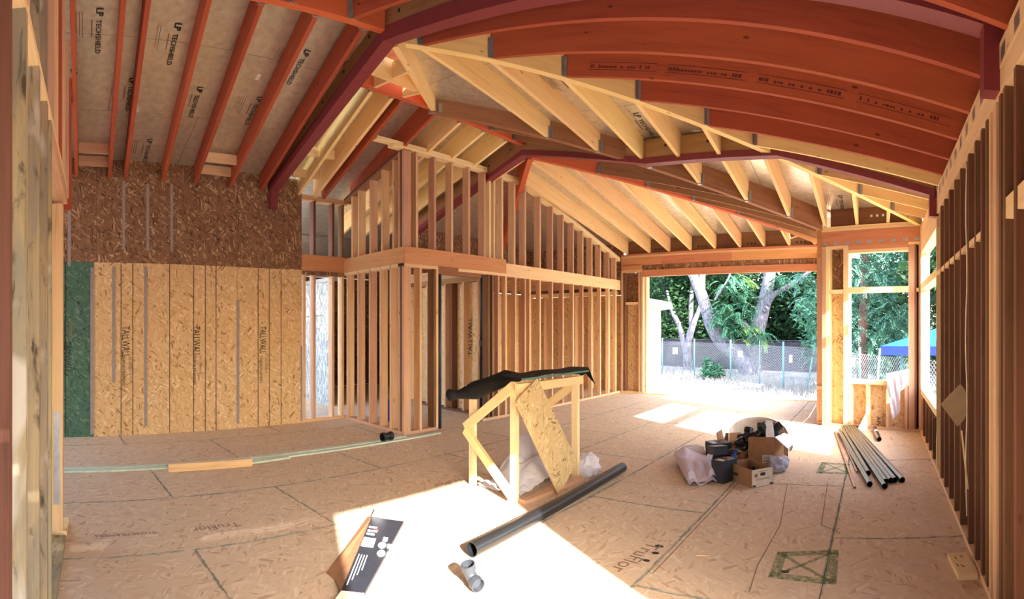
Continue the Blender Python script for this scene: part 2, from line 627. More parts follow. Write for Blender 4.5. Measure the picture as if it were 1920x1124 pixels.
# chalk and dirt lines
for pts in ([(1476, 908), (1463, 985), (1421, 1060), (1405, 1110)], [(1552, 905), (1540, 985), (1575, 1000)], [(1390, 900), (1310, 985), (1225, 1075)]):
    fmark([g2(*p) for p in pts], .008, M['inkf'], 'chalk_line')
for pts in ([(700, 838), (742, 841), (796, 846)], [(741, 829), (734, 851)]):
    fmark([g2(*p) for p in pts], .02, M['cardw'], 'chalk_line')
text('TruFlor', G(1217, 1018), (-.1, -1, 0), (1, -.1, 0), .17, M['inkf'], floor, lift=.002)
text('TruFlor', G(446, 980), (0, -1, 0), (1, 0, 0), .13, M['inkf'], floor, lift=.002)
text('THINKFRAMERS', G(292, 997), (0, -1, 0), (1, 0, 0), .07, M['inkf'], floor, lift=.002)
text('TruFlor', G(862, 897), (-.05, -1, 0), (1, 0, 0), .13, M['inkf'], floor, lift=.002)
# knot holes and nail plates let into the sheet
for (u, v, r) in ((1236, 1025, .035), (1229, 1038, .03), (1212, 1052, .028), (1472, 1073, .03)):
    p = G(u, v)
    prism('knot_hole', [p + V((cos(a) * r, sin(a) * r * .7, .001)) for a in [2 * pi * i / 10 for i in range(10)]], (0, 0, .001), M['ink'], floor)

# ------------------------------------------------------------------ walls
def wallset(A, B, n):
    d = dirn(A, B)
    return V(A), V(B), d, V(n)

def at_u(u, A, B):
    p = onw(u, 900, A, B)
    return V((p.x, p.y, 0))

def stud(parent, p, d, n, z0, z1, wd=STUDW, dep=.14, mat='stud', name='stud', z1b=None):
    p = V(p)
    return bar(name, p + Z * z0, p + Z * z1, d * wd, n * dep, M[mat], parent)

def rail(parent, p, q, n, z0, z1, dep=.14, mat='stud', name='plate', out=0.0, zq=None):
    """horizontal board along the wall, from z0 to z1"""
    p, q = V(p), V(q)
    h = z1 - z0
    mid = n * (dep / 2 - out)
    a = p + mid + Z * z0
    b = q + mid + Z * (z0 if zq is None else zq)
    return bar(name, a, b, n * dep, Z * h, M[mat], parent)

def panel(parent, p, q, n, z0, z1, mat, off=.14, th_=.012, name='osb_panel', zt=None):
    """a sheet on the wall from p to q; its long side upright"""
    p, q = V(p), V(q)
    c = (p + q) / 2 + n * off
    L = (q - p)
    S = L - L.normalized() * .006
    if zt is None:
        return bar(name, c + Z * (z0 + .003), c + Z * (z1 - .003), S, n * th_, M[mat], parent)
    return prism(name, [p + n * off + Z * z0, q + n * off + Z * z0, q + n * off + Z * zt, p + n * off + Z * z1], n * th_, M[mat], parent)

# ---- left wall of strand board
wl = struct('wall_left', 'left wall faced with strand board')
NL = V((-1, 0.036, 0)).normalized()
def PL(u): return at_u(u, A_L, B_L)
ZS, ZT = 2.62, 4.17
seams = [96, 176, 318, 445, 566]
pts = [PL(u) for u in seams]
for i in range(4):
    panel(wl, pts[i], pts[i + 1], NL, 0.0, ZS, 'osb_green' if i == 0 else 'osb_tan', 0)
useams = [60, 181, 320, 446, 566]
up = [PL(u) for u in useams]
for i in range(4):
    panel(wl, up[i], up[i + 1], NL, ZS, ZT, 'osb_brown', 0)
# grey tape along some seams
def tapes(u, v0, v1, wpx=6):
    a, b = onw(u, v0, A_L, B_L), onw(u, v1, A_L, B_L)
    b = V((a.x, a.y, b.z))
    bar('seam_tape', b - NL * .001, a - NL * .001, V((0, wpx * .008, 0)), -NL * .003, M['tape'], wl)
for u, v0, v1, wpx in ((173, 502, 815, 7), (213, 500, 718, 6), (273, 500, 800, 6), (446, 563, 795, 6), (232, 340, 468, 5), (277, 345, 470, 5), (322, 345, 470, 5), (130, 385, 500, 6), (565, 650, 790, 4)):
    tapes(u, v0, v1, wpx)
it = []
for u in (123, 227, 249, 318, 363, 385, 405, 484, 505, 527):
    p = PL(u) - NL * .0012
    it.append((p + Z * .01, p + Z * (ZS - .01), V((0, .011, 0)), -NL * .001))
multibar('printed_stud_line', it, M['ink'], wl, kind='stuff')
for u, sz in ((118, .17), (229, .17), (362, .17), (487, .165)):
    o = onw(u, 612 if u > 130 else 640, A_L, B_L)
    text('TALLWALL', o, (0, 0, -1), (0, 1, 0), sz, M['ink'], wl, sx=.56)
    o2 = onw(u, 667 if u > 130 else 600, A_L, B_L)
    text('THINKFRAMERS', o2, (0, 0, -1), (0, 1, 0), .065, M['ink'], wl)
    text('Norbord', o2 + V((0, .1, -.02)), (0, 0, -1), (0, 1, 0), .075, M['inkf'], wl)
for k in range(4): panel(wl, (XL(-1.0 + 1.22 * k) - .015, -1.0 + 1.22 * k, 0), (XL(.22 + 1.22 * k) - .015, min(.228 + 1.22 * k, 4.22), 0), NL, 0, ZT, 'osb_brown', 0, name='backing_panel')  # added behind the sheets to keep sky light out of the seams
# open framing at its far end
NE = V((-1, 0, 0))
D_ = V((0, 1, 0))
for u in (571, 590, 625, 643):
    p = at_u(u, B_L, C1)
    stud(wl, p, D_, NE, .045, 2.62, mat='stud', dep=.14)
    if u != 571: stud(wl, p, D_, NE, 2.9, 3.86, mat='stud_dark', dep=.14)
pa, pb = at_u(566, B_L, C1), at_u(650, B_L, C1)
rail(wl, pa, pb, NE, 0, .045)
rail(wl, pa, pb, NE, 2.62, 2.9, mat='header', name='header')
rail(wl, pa, pb, NE, 2.55, 2.62, mat='osb_brown', name='osb_strip', out=.01)
rail(wl, pa, pb, NE, 3.84, 3.93, mat='stud')
for k in range(9):                                           # framing behind the strand board
    stud(wl, V((XL(-.6 + k * .6), -.6 + k * .6, 0)) + NL * .013, D_, NL, 0, 4.12, dep=.14)

# ---- interior partition: boxed corner, doorway, long stud wall
wp = struct('wall_partition', 'open stud partition')
d1 = dirn(C1, C2)
n1 = V((0, 1, 0))
NP = V((-1, 0, 0))
dP = dirn(C2, C3)
ZB0, ZB1, ZB2 = 2.57, 2.81, 2.87
PT = 4.36
# short return facing the camera
def zr(x): return lerp(3.89, PT, (x - C1.x) / (C2.x - C1.x))
for u in (651, 671, 693, 713, 732):
    p = at_u(u, C1, C2)
    stud(wp, p, d1, n1, .045, 2.62)
for u in (660, 672, 694, 716, 737):
    p = at_u(u, C1, C2)
    stud(wp, p, d1, n1, 2.87, zr(p.x) - .02, mat='stud')
rail(wp, C1, C2, n1, 0, .045)
rail(wp, C1, C2, n1, 2.62, 2.87, mat='header', name='band_beam')
rail(wp, C1, C2, n1, 2.57, 2.62, mat='pale')
bar('rake_plate', C1 + n1 * .07 + Z * (3.87), C2 + n1 * .07 + Z * (PT - .04), n1 * .14, Z * .045, M['brown'], wp)
bar('rake_plate', C1 + n1 * .07 + Z * (3.915), C2 + n1 * .07 + Z * (PT + .005), n1 * .14, Z * .045, M['stud_dark'], wp)
# corner post of three studs
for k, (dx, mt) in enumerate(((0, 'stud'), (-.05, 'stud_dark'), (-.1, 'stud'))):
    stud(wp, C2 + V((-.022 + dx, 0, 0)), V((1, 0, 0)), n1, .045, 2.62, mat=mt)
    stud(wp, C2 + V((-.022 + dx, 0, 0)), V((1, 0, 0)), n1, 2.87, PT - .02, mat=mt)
def PP(u): return at_u(u, C2, C3)
rail(wp, C2, PP(822), NP, 0, .045)
rail(wp, PP(905), C3, NP, 0, .045)
for u, mt in ((789, 'stud'), (815, 'stud_dark'), (820, 'stud')):
    stud(wp, PP(u), dP, NP, .045, 2.57, mat=mt)
for u, mt in ((917, 'stud_dark'), (924, 'stud_dark'), (935, 'stud'), (949, 'stud'), (967, 'stud'), (985, 'stud'), (994, 'stud'), (1013, 'stud'), (1036, 'stud'), (1056, 'stud'), (1075, 'stud'),
              (1093, 'stud'), (1110, 'stud'), (1126, 'stud'), (1142, 'pale'), (1155, 'stud')):
    stud(wp, PP(u), dP, NP, .045, 2.57, mat=mt, dep=.14 if u < 930 else .09)
for u, mt in ((782, 'stud'), (816, 'stud'), (848, 'stud'), (880, 'stud'), (909, 'stud'), (919, 'pale'), (927, 'pale'), (942, 'pale'), (965, 'stud'), (985, 'stud')):
    stud(wp, PP(u), dP, NP, 2.81, PT, mat=mt)
def zk(y): return 4.22 - .282 * (y - 8.54)
for u in (1013, 1036, 1056, 1075, 1093, 1110, 1126, 1142, 1155):
    p = PP(u)
    stud(wp, p, dP, NP, 2.81, zk(p.y), mat='stud')
rail(wp, C2, PP(947), NP, 2.62, ZB2, mat='header', name='band_beam', dep=.05, out=.03)
rail(wp, PP(822), PP(905), NP, 2.50, 2.62, mat='brown', name='band_beam', dep=.1, out=-.03)
rail(wp, C2, PP(822), NP, 2.57, 2.62, mat='pale')
rail(wp, PP(860), C3, NP, ZB0, ZB1, mat='pale', name='band_beam')
rail(wp, C2 + V((0, -.2, 0)), PP(979), NP, PT, PT + .045, mat='pale', name='top_plate')
rail(wp, C2 + V((0, -.5, 0)), PP(965), NP, PT + .047, PT + .09, mat='pale', name='top_plate')
rail(wp, PP(968), PP(984), NP, PT + .05, PT + .1, mat='pale', name='top_plate')
ya = PP(990)
for k in range(2):
    a, b = ya + NP * .07 + Z * (zk(ya.y) + .0 + k * .047), C3 + NP * .07 + Z * (zk(C3.y) + k * .047)
    bar('rake_plate', a, b, NP * .14, Z * .045, M['pale'], wp)
# joists of the lower ceiling behind the partition
for k in range(9):
    y = 7.5 + k * .5
    bar('ceiling_joist', (-6.45, y, 2.6), (-9.4, y, 2.6), (0, .045, 0), (0, 0, .19), M['stud'], wp)

# ---- hall wall behind the doorway, with sheathing on its back
wh = struct('wall_hall', 'hall stud wall behind the doorway')
HA, HB = V((-8.8, 7.46, 0)), V((-6.47, 7.19, 0))
dH = dirn(HA, HB)
nH = nrm_left(dH)
def PH(u): return at_u(u, HA, HB)
rail(wh, HA, HB, nH, 0, .045, mat='stud_dark')
rail(wh, HA, HB, nH, 2.5, 2.6, mat='brown')
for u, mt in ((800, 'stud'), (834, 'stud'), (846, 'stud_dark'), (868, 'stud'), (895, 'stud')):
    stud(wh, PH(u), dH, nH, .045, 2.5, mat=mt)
hp = [PH(u) for u in (782, 812, 864, 914)]
for a, b in zip(hp, hp[1:]): panel(wh, a, b, nH, .0, 2.5, 'osb_tan')
text('TALLWALL', onw(886, 668, HA + nH * .14, HB + nH * .14), (0, 0, 1), (-1, 0, 0), .15, M['ink'], wh, lift=.012)

# ---- rooms beyond the partition
wb = struct('wall_back', 'outer strand board walls seen through the studs')
yk = [7.6, 8.8, 10.0, 11.2, 12.2]
for a, b in zip(yk, yk[1:]):
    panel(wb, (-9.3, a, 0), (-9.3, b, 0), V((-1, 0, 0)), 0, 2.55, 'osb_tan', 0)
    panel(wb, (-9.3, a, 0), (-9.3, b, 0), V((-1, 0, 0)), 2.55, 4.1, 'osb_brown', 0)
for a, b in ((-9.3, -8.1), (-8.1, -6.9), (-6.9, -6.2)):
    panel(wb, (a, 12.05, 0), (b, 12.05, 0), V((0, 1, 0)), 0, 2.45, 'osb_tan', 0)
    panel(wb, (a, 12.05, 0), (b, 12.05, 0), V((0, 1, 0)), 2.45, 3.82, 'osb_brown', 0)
for k in range(9): stud(wb, (-9.16, 7.7 + .5 * k, 0), V((0, 1, 0)), V((-1, 0, 0)), .045, 2.5, mat='stud')
for k in range(6): stud(wb, (-9.1 + .5 * k, 11.91, 0), V((1, 0, 0)), V((0, 1, 0)), .045, 2.45, mat='stud')
rail(wb, (-9.3, 11.91, 0), (-6.35, 11.91, 0), V((0, 1, 0)), 2.45, 2.55, mat='pale')
# small window in the back wall with a red head
for y in (9.0, 9.6): pass
bar('red_lintel', (-9.13, 9.3, 2.2), (-9.13, 10.1, 2.2), (.06, 0, 0), (0, 0, .12), M['red'], wb)
# silver-faced room at the left end
panel(wb, (-12.6, 5.95, 0), (-11.0, 5.85, 0), V((0, 1, 0)), 0, 2.6, 'silver', 0, name='silver_panel')
panel(wb, (-11.0, 5.85, 0), (-9.45, 5.75, 0), V((0, 1, 0)), 0, 2.6, 'silver', 0, name='silver_panel')
rail(wb, (-12.6, 5.93, 0), (-9.4, 5.73, 0), V((0, 1, 0)), 2.6, 2.68, mat='galv', name='plate')
text('TALLWALL', V((-10.5, 5.81, 1.75)), (0, 0, -1), (1, 0, 0), .1, M['inkf'], wb)
bar('green_mark', (-10.75, 5.82, 1.86), (-9.75, 5.75, 1.88), (0, .002, 0), (0, 0, .03), M['spray'], wb)
for x, mt in ((-9.36, 'stud'), (-9.24, 'stud_dark')):
    stud(wb, (x, 7.3, 0), V((1, 0, 0)), V((0, 1, 0)), 0, 2.55, mat=mt)

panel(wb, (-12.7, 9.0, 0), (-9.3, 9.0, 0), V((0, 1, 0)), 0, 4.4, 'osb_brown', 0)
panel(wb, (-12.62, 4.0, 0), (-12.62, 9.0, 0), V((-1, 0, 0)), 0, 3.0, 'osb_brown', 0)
for k in range(4): stud(wb, (-12.2 + .75 * k, 8.8, 0), V((1, 0, 0)), V((0, 1, 0)), 0, 3.0, mat='stud_dark')
# ---- far wall with the wide opening
wf = struct('wall_far', 'far wall around the wide door opening')
dF = dirn(FA, FB)
nF = nrm_left(dF)
def PF(u): return at_u(u, FA, FB)
jl, jr = PF(1207), FB + dF * .25
for u, mt, wd in ((1166, 'stud', .06), (1171, 'stud_dark', .04), (1198.5, 'stud', .05), (1204, 'stud', .045)):
    stud(wf, PF(u), dF, nF, .045, 3.0, mat=mt, wd=wd)
bar('jamb', PF(1208) + nF * .09 + Z * 0, PF(1208) + nF * .09 + Z * 2.88, dF * .03, nF * .16, M['pale'], wf)
rail(wf, FA, PF(1207), nF, 0, .045)
rail(wf, PF(1173), PF(1196), nF, 2.2, 2.26, mat='pale', name='blocking')
panel(wf, PF(1170), PF(1200), nF, 0.0, 2.22, 'osb_tan')
panel(wf, PF(1170), PF(1200), nF, 2.22, 3.0, 'osb_brown')
rail(wf, FA, PF(1206), nF, 3.0, 3.06, mat='stud', name='plate')
rail(wf, PF(1203), jr, nF, 2.88, 3.04, mat='header', name='header', out=.0)
hs_ = [PF(u) for u in (1203, 1268, 1318, 1383, 1435, 1490)] + [jr]
for a, b in zip(hs_, hs_[1:]):
    rail(wf, a + dF * .004, b - dF * .004, nF, 3.04, 3.16, mat='osb_brown', name='osb_strip', out=-.02, dep=.1)
rail(wf, FA, PF(1203), nF, 3.06, 3.2, mat='header', name='header')
hs_ = [FA, PF(1240), PF(1372)] + [jr]
for a, b in zip(hs_, hs_[1:]):
    rail(wf, a, b, nF, 3.165, 3.36, mat='header', name='header')
rail(wf, FA, jr, nF, 3.36, 3.405, mat='stud', name='top_plate', out=.004)
rail(wf, FA, jr, nF, 3.407, 3.45, mat='header', name='top_plate')
rail(wf, PF(1207), jr, nF, -.02, .02, mat='pale', name='threshold')

# ---- return wall between far opening and window bay
wr = struct('wall_return', 'short return wall beside the bay')
RA, RB = V((-1.02, 8.95, 0)), V((-1.24, 11.65, 0))
dR = dirn(RA, RB)
nR = V((1, 0, 0))
for t in (.06, .12, 2.6, 2.66): stud(wr, RA + dR * t, dR, nR, .045, 3.05)
for t in (.55, 1.0, 1.45, 1.9, 2.3): stud(wr, RA + dR * t, dR, nR, .045, .6)
rail(wr, RA, RB, nR, 0, .045)
rail(wr, RA, RB, nR, .6, .645, mat='pale', name='window_sill')
rail(wr, RA, RB, nR, 2.8, 3.3, mat='header', name='header')
panel(wr, RA, (RA + RB) / 2, nR, 0, .6, 'osb_tan')
panel(wr, (RA + RB) / 2, RB, nR, 0, .6, 'osb_tan')

# ---- window bay wall
wy = struct('wall_bay', 'bay wall with tall window opening')
dB = dirn(BA, BB)
nB = nrm_left(dB)
def PB(u): return at_u(u, BA, BB)
for u, mt, wd in ((1545, 'stud', .07), (1551.5, 'pale', .055), (1586, 'pale', .09), (1709, 'stud', .1), (1716, 'stud_dark', .04), (1726, 'stud', .06)):
    stud(wy, PB(u), dB, nB, .045, 2.95 if u > 1560 else 3.0, mat=mt, wd=wd)
rail(wy, PB(1541), PB(1729), nB, 0, .045)
panel(wy, PB(1550), PB(1582), nB, .0, 2.22, 'osb_tan')
panel(wy, PB(1550), PB(1582), nB, 2.22, 3.0, 'osb_brown')
rail(wy, PB(1556), PB(1580), nB, 2.2, 2.26, mat='pale', name='blocking')
rail(wy, PB(1718), PB(1726), nB, 2.2, 2.26, mat='pale', name='blocking')
panel(wy, PB(1712), PB(1729), nB, 0, 3.0, 'osb_brown')
rail(wy, PB(1590), PB(1704), nB, 2.2, 2.29, mat='pale', name='transom')
rail(wy, PB(1590), PB(1704), nB, .72, .79, mat='pale', name='window_sill')
rail(wy, PB(1590), PB(1704), nB, 2.85, 2.9, mat='pale', name='window_head')
for u in (1594, 1626, 1664, 1699):
    stud(wy, PB(u), dB, nB, .045, .72, mat='pale' if u < 1640 else 'stud', wd=.045)
for a, b, mt in ((1590, 1626, 'osb_tan'), (1626, 1664, 'osb_tan'), (1664, 1704, 'osb_tan')):
    panel(wy, PB(a), PB(b), nB, 0, .72, mt)
text('Norbord', onw(1654, 776, BA + nB * .14, BB + nB * .14), (0, 0, -1), dB, .1, M['inkf'], wy, lift=.012)
text('APA', onw(1644, 781, BA + nB * .14, BB + nB * .14), (0, 0, -1), dB, .1, M['ink'], wy, lift=.012)
rail(wy, PB(1556), PB(1729), nB, 3.0, 3.05, mat='stud', name='plate') if False else None
rail(wy, PB(1541), PB(1730), nB, 2.98, 3.22, mat='header', name='header')
rail(wy, PB(1591), PB(1703), nB, 2.9, 2.98, mat='header', name='header', out=.004)
rail(wy, PB(1541), PB(1591), nB, 2.94, 2.98, mat='pale', name='plate')
rail(wy, PB(1703), PB(1729), nB, 2.94, 2.98, mat='pale', name='plate')
rail(wy, PB(1541), PB(1730), nB, 3.222, 3.262, mat='pale', name='top_plate', out=.006)
rail(wy, PB(1541), PB(1730), nB, 3.264, 3.3, mat='pale', name='top_plate')
for u in (1548, 1568, 1589, 1609, 1630, 1653, 1675, 1698, 1719):
    p = PB(u) - nB * .001 + Z * 3.0
    bar('nail_plate', p, p + Z * .045, dB * .085, -nB * .003, M['galv'], wy)
for u0, u1 in ((1555, 1604), (1606, 1662), (1664, 1726)):
    rail(wy, PB(u0) + nB * .05, PB(u1) + nB * .05, nB, 3.3, 3.64, mat='stud_dark', name='vent_blocking', dep=.04)
bar('eave_board', (-1.2, 12.35, 3.24), (-.42, 12.35, 3.24), (0, .04, 0), (0, 0, .22), M['pale'], wf)
for u in (1632, 1643, 1654):
    p = PB(u) + nB * .048 + Z * 3.44
    prism('vent_hole', [p + (dB * cos(a) + Z * sin(a)) * .022 for a in [2 * pi * i / 12 for i in range(12)]], -nB * .002, M['white'], wy)

# ---- right wall
wg = struct('wall_right', 'right stud wall')
NR = V((1, 0, 0))
DY = V((0, 1, 0))
def YR(u): return XR / tan(th(u))
def RP(u): return V((XR, YR(u), 0))
ZP = 2.93
rail(wg, (XR, 1.9, 0), (XR, 8.25, 0), NR, 0, .045, mat='pale', name='bottom_plate')
rail(wg, (XR, 1.9, 0), (XR, 8.3, 0), NR, ZP, 3.07, mat='pale', name='top_plate')
rail(wg, (XR, 1.9, 0), (XR, 8.3, 0), NR, 3.072, 3.21, mat='pale', name='top_plate', out=.003)
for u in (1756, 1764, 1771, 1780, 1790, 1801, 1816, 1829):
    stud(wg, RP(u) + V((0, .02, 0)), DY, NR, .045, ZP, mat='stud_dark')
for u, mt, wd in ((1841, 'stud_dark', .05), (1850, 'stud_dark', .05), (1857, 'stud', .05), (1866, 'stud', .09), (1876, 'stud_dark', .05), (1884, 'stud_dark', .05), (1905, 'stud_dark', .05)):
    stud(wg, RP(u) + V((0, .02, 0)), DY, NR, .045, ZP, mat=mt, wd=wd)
ys = sorted([YR(u) for u in (1756, 1764, 1771, 1780, 1790, 1801, 1816, 1829, 1841)])
for a, b in zip(ys, ys[1:]):
    rail(wg, (XR, a + .05, 0), (XR, b - .02, 0), NR, 2.23, 2.275, mat='pale', name='blocking')
rail(wg, (XR, YR(1884) - .02, 0), (XR, YR(1870), 0), NR, 2.3, 2.345, mat='pale', name='blocking') if False else None
rail(wg, (XR, YR(1905) + .05, 0), (XR, YR(1884) - .02, 0), NR, 2.22, 2.33, mat='pale', name='blocking', dep=.1)
rail(wg, (XR, 1.9, 0), (XR, YR(1905) - .03, 0), NR, 2.22, 2.33, mat='pale', name='blocking', dep=.1)
yy = [1.9, 3.12, 4.34, 5.56, 6.0]
for a, b in zip(yy, yy[1:]):
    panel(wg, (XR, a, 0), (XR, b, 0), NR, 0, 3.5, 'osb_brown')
# bay end of the right wall: tall window with a transom
rail(wg, (XR, 6.0, 0), (XR, 8.25, 0), NR, .62, .7, mat='pale', name='window_sill')
rail(wg, (XR, 6.0, 0), (XR, 8.25, 0), NR, 2.22, 2.31, mat='pale', name='transom')
rail(wg, (XR, 6.0, 0), (XR, 8.25, 0), NR, 2.78, ZP, mat='pale', name='header')
panel(wg, (XR, 6.0, 0), (XR, 8.4, 0), NR, 0, .62, 'osb_brown')
panel(wg, (XR, 6.0, 0), (XR, 8.4, 0), NR, 2.8, 3.5, 'osb_brown')
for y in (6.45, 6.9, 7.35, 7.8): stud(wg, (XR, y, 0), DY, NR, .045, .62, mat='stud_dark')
stud(wg, (XR, 8.24, 0), DY, NR, .045, ZP, mat='stud')
stud(wg, (XR, 6.03, 0), DY, NR, .045, ZP, mat='pale')
# nailing stamps on the top plate
for k in range(14):
    y = 2.2 + k * .29
    bar('nail_plate', (XR - .001, y, 3.09), (XR - .001, y, 3.17), (0, .1, 0), (-.003, 0, 0), M['galv'], wg)
# behind the camera: the sunlit opening and its header
rail(wg, (XR, -2.5, 0), (XR, 1.9, 0), NR, 2.6, 3.4, mat='header', name='header')
stud(wg, (XR, 1.88, 0), DY, NR, 0, 2.6, mat='pale', wd=.06)
for k in range(3): stud(wg, (XR, -.12 - k * .05, 0), DY, NR, 0, 2.6, mat='pale')
panel(wg, (XR, -2.5, 0), (XR, -.1, 0), NR, 0, 2.6, 'osb_brown')
panel(wg, (-6.4, -2.5, 0), (.8, -2.5, 0), V((0, -1, 0)), 0, 4.62, 'osb_brown', 0)  # unseen panel added across the back to block sun and daylight
# pale cable stapled to a stud
tube('cable', [RP(1815) + V((-.012, .0, z)) + V((.004 * sin(z * 7), .01 * sin(z * 5), 0)) for z in [2.88 - .12 * i for i in range(23)]], .006, M['cable'], wg, 6)

# ---- weathered stud wall close on the left
wn = struct('wall_near', 'weathered stud wall close at the left')
def NW(ax): return V((-ax, -.052 + .11 * (ax - 1.79), 0))
dN = dirn(NW(1.5), NW(4.4))
nN = -nrm_left(dN)
if nN.y > 0: nN = -nN
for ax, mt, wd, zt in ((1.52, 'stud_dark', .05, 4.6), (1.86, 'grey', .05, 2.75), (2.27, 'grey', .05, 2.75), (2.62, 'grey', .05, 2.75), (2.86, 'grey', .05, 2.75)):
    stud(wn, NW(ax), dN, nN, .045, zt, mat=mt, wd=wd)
stud(wn, NW(4.24) + V((0, -.03, 0)), dN, nN, .04, 2.62, mat='stud', wd=.1, name='trimmer')
stud(wn, NW(4.34), dN, nN, 0, .04, mat='pale', wd=.3, name='base_block')
rail(wn, NW(1.6), NW(4.3), nN, 2.75, 2.79, mat='pale', name='top_plate')
rail(wn, NW(2.9), NW(4.3), nN, 2.64, 2.75, mat='stud', name='header', dep=.1)
rail(wn, NW(1.2), NW(4.1), nN, 0, .045, mat='grey', name='bottom_plate')
for ax, mt in ((2.0, 'stud'), (2.35, 'grey'), (2.7, 'grey'), (3.1, 'stud'), (3.45, 'stud'), (3.8, 'red'), (4.2, 'stud'), (4.7, 'stud'), (5.2, 'red')):
    stud(wn, NW(ax) + V((0, -.01, 0)), dN, nN, 2.79, 4.65 - .18 * (ax - 2), mat=mt, wd=.045)
a = NW(4.19) - nN * .002 + V((0, -.03, 0))
bar('strap', a + Z * .25 + nN * .05, a + Z * .98 + nN * .05, nN * .05, -dN * .003, M['galv'], wn)

# ------------------------------------------------------------------ roof framing (parts of the ceiling)
ce = struct('ceiling', 'roof framing with rafters, steel frames and foil faced sheathing')
def hz(d): return V((-d.y, d.x, 0)).normalized()
def member(name, a, b, wd, dep, mat, parent=None):
    """plumb-cut roof member: its underside runs from a to b"""
    a, b = V(a), V(b)
    d = b - a
    s = hz(V((d.x, d.y, 0)).normalized()) * wd
    return bar(name, a, b, s, Z * dep, M[mat], ce if parent is None else parent)
def hanger(raf, p, d, dep=.2, wd=.05):
    """galvanised joist hanger at the end p of a rafter whose run leads along d"""
    p = V(p)
    d = V((d.x, d.y, 0)).normalized()
    s = hz(d)
    it = []
    for sg in (-1, 1):
        q = p + s * sg * (wd / 2 + .004)
        it.append((q - Z * .004, q + d * .05 - Z * .004, s * .004, Z * dep))
        q2 = p + s * sg * (wd / 2 + .02)
        it.append((q2, q2 + d * .004, s * .035, Z * dep))
    it.append((p - Z * .005, p + d * .05 - Z * .005, s * wd, Z * .004))
    multibar('joist_hanger', it, M['galv'], raf)

P1 = V((-4.42, 3.40, 4.62))
RIDGE0, RIDGE1 = V((-4.95, -1.6, 4.72)), V((-4.44, 3.33, 4.72))
L1 = V((-8.04, 3.75, 3.86))
R1 = V((0.66, 2.95, 3.30))
J2 = V((-5.4, 4.92, 4.57))
A2 = V((-5.4, 6.95, 4.47))
V2 = V((-3.05, 6.66, 3.87))
H2 = V((-1.2, 6.43, 3.73))
R2 = V((0.66, 6.05, 3.12))
K = V((0.66, 8.32, 3.23))
MM = V((-0.94, 8.87, 3.26))
GG = V((-1.2, 11.62, 3.46))
R2S = V((-5.4, 3.48, 4.62))                # ridge 2, start and end
R2E = V((-5.4, 6.93, 4.62))
AH = V((-5.34, 7.06, 4.44))                # head of the far hips
LF_ = V((-10.0, 11.6, 3.36))

member('ridge_beam', RIDGE0, RIDGE1, .09, .40, 'redb')
member('ridge_beam', R2S, R2E, .09, .34, 'redb')
hipm = member('hip_beam', V((-4.3, 3.52, 4.58)), K, .09, .38, 'tan')
valm = member('valley_beam', J2, MM, .09, .42, 'brown')
hip0 = member('hip_beam', V((-4.45, 3.5, 4.62)), J2 + V((.02, -.02, .02)), .07, .3, 'tan')
fhr = member('hip_beam', AH, GG, .09, .4, 'redb')
fhl = member('hip_beam', AH + V((-.05, .02, 0)), LF_, .09, .62, 'redb')
for p, d in ((P1 + V((.02, .1, .1)), V((-1, 1.4, 0))), (J2, V((1, -1.4, 0)))):
    hanger(hip0, p, d, .2, .09)
hanger(valm, J2 + V((.05, .05, 0)), V((1, 1, 0)), .12, .1)

# steel frames: purple beams with a bolted wood nailer on top
def frame(pts, colL, colR, sdp=.15, ndp=.17):
    for a, b in zip(pts, pts[1:]):
        st = member('steel_beam', a, b, .15, sdp, 'steel')
        nl = member('wood_nailer', V(a) + Z * (sdp + .002), V(b) + Z * (sdp + .002), .13, ndp, 'brown')
        L = (V(b) - V(a)).length
        s = hz((V(b) - V(a)).normalized())
        it = []
        for k in range(int(L / .55)):
            q = V(a).lerp(V(b), (k + .5) / int(L / .55)) + Z * (sdp + ndp * .5)
            it.append((q - s * .072, q + s * .072, hz(s) * .03, Z * .03))
        if it: multibar('bolt', it, M['ink'], nl)
    for p, z0, z1 in (colL, colR):
        if p is not None:
            bar('steel_column', V((p[0], p[1], z0)), V((p[0], p[1], z1)), V((.1, 0, 0)), V((0, .12, 0)), M['steel'], ce)
frame([L1, P1, R1], ((-7.98, 3.68), 3.6, 3.95), ((.63, 2.86), 2.95, 3.36))
frame([V((-9.2, 7.35, 3.4)), A2, V2, H2, R2], (None, 0, 0), ((.64, 6.0), 2.9, 3.2), .085, .25)

# left rafters, from the first ridge down to the left wall
def on_ridge(y):
    t = (y - RIDGE0.y) / (RIDGE1.y - RIDGE0.y)
    return RIDGE0.lerp(RIDGE1, t)
lraf = []
for yw in (-.55, .02, .55, 1.05, 1.29, 1.88, 2.40, 2.99, 3.54):
    yr = yw - .28 - .05 * (yw - 1)
    a = on_ridge(yr) + V((-.05, 0, 0))
    b = V((XL(yw) + .02, yw, 3.88))
    r = member('rafter', a, b, .05, DEPL, 'red')
    if yr > .5: hanger(r, a, b - a, .22)
    lraf.append((a, b))
# blocking between the left rafters, by the wall
def block(i, j, t, dz=0.0, mat='stud', h=.14):
    a = lraf[i][0].lerp(lraf[i][1], t)
    b = lraf[j][0].lerp(lraf[j][1], t)
    d = (b - a).normalized()
    bar('blocking', a + d * .03 + Z * (.1 + dz), b - d * .03 + Z * (.1 + dz), hz(d) * .045, Z * h, M[mat], ce)
for i in (2, 4, 6): pass
block(2, 3, .86); block(2, 3, .96)
block(6, 7, .86, mat='pale'); block(6, 7, .96)
block(0, 1, .86); block(8, 8, .9) if False else None

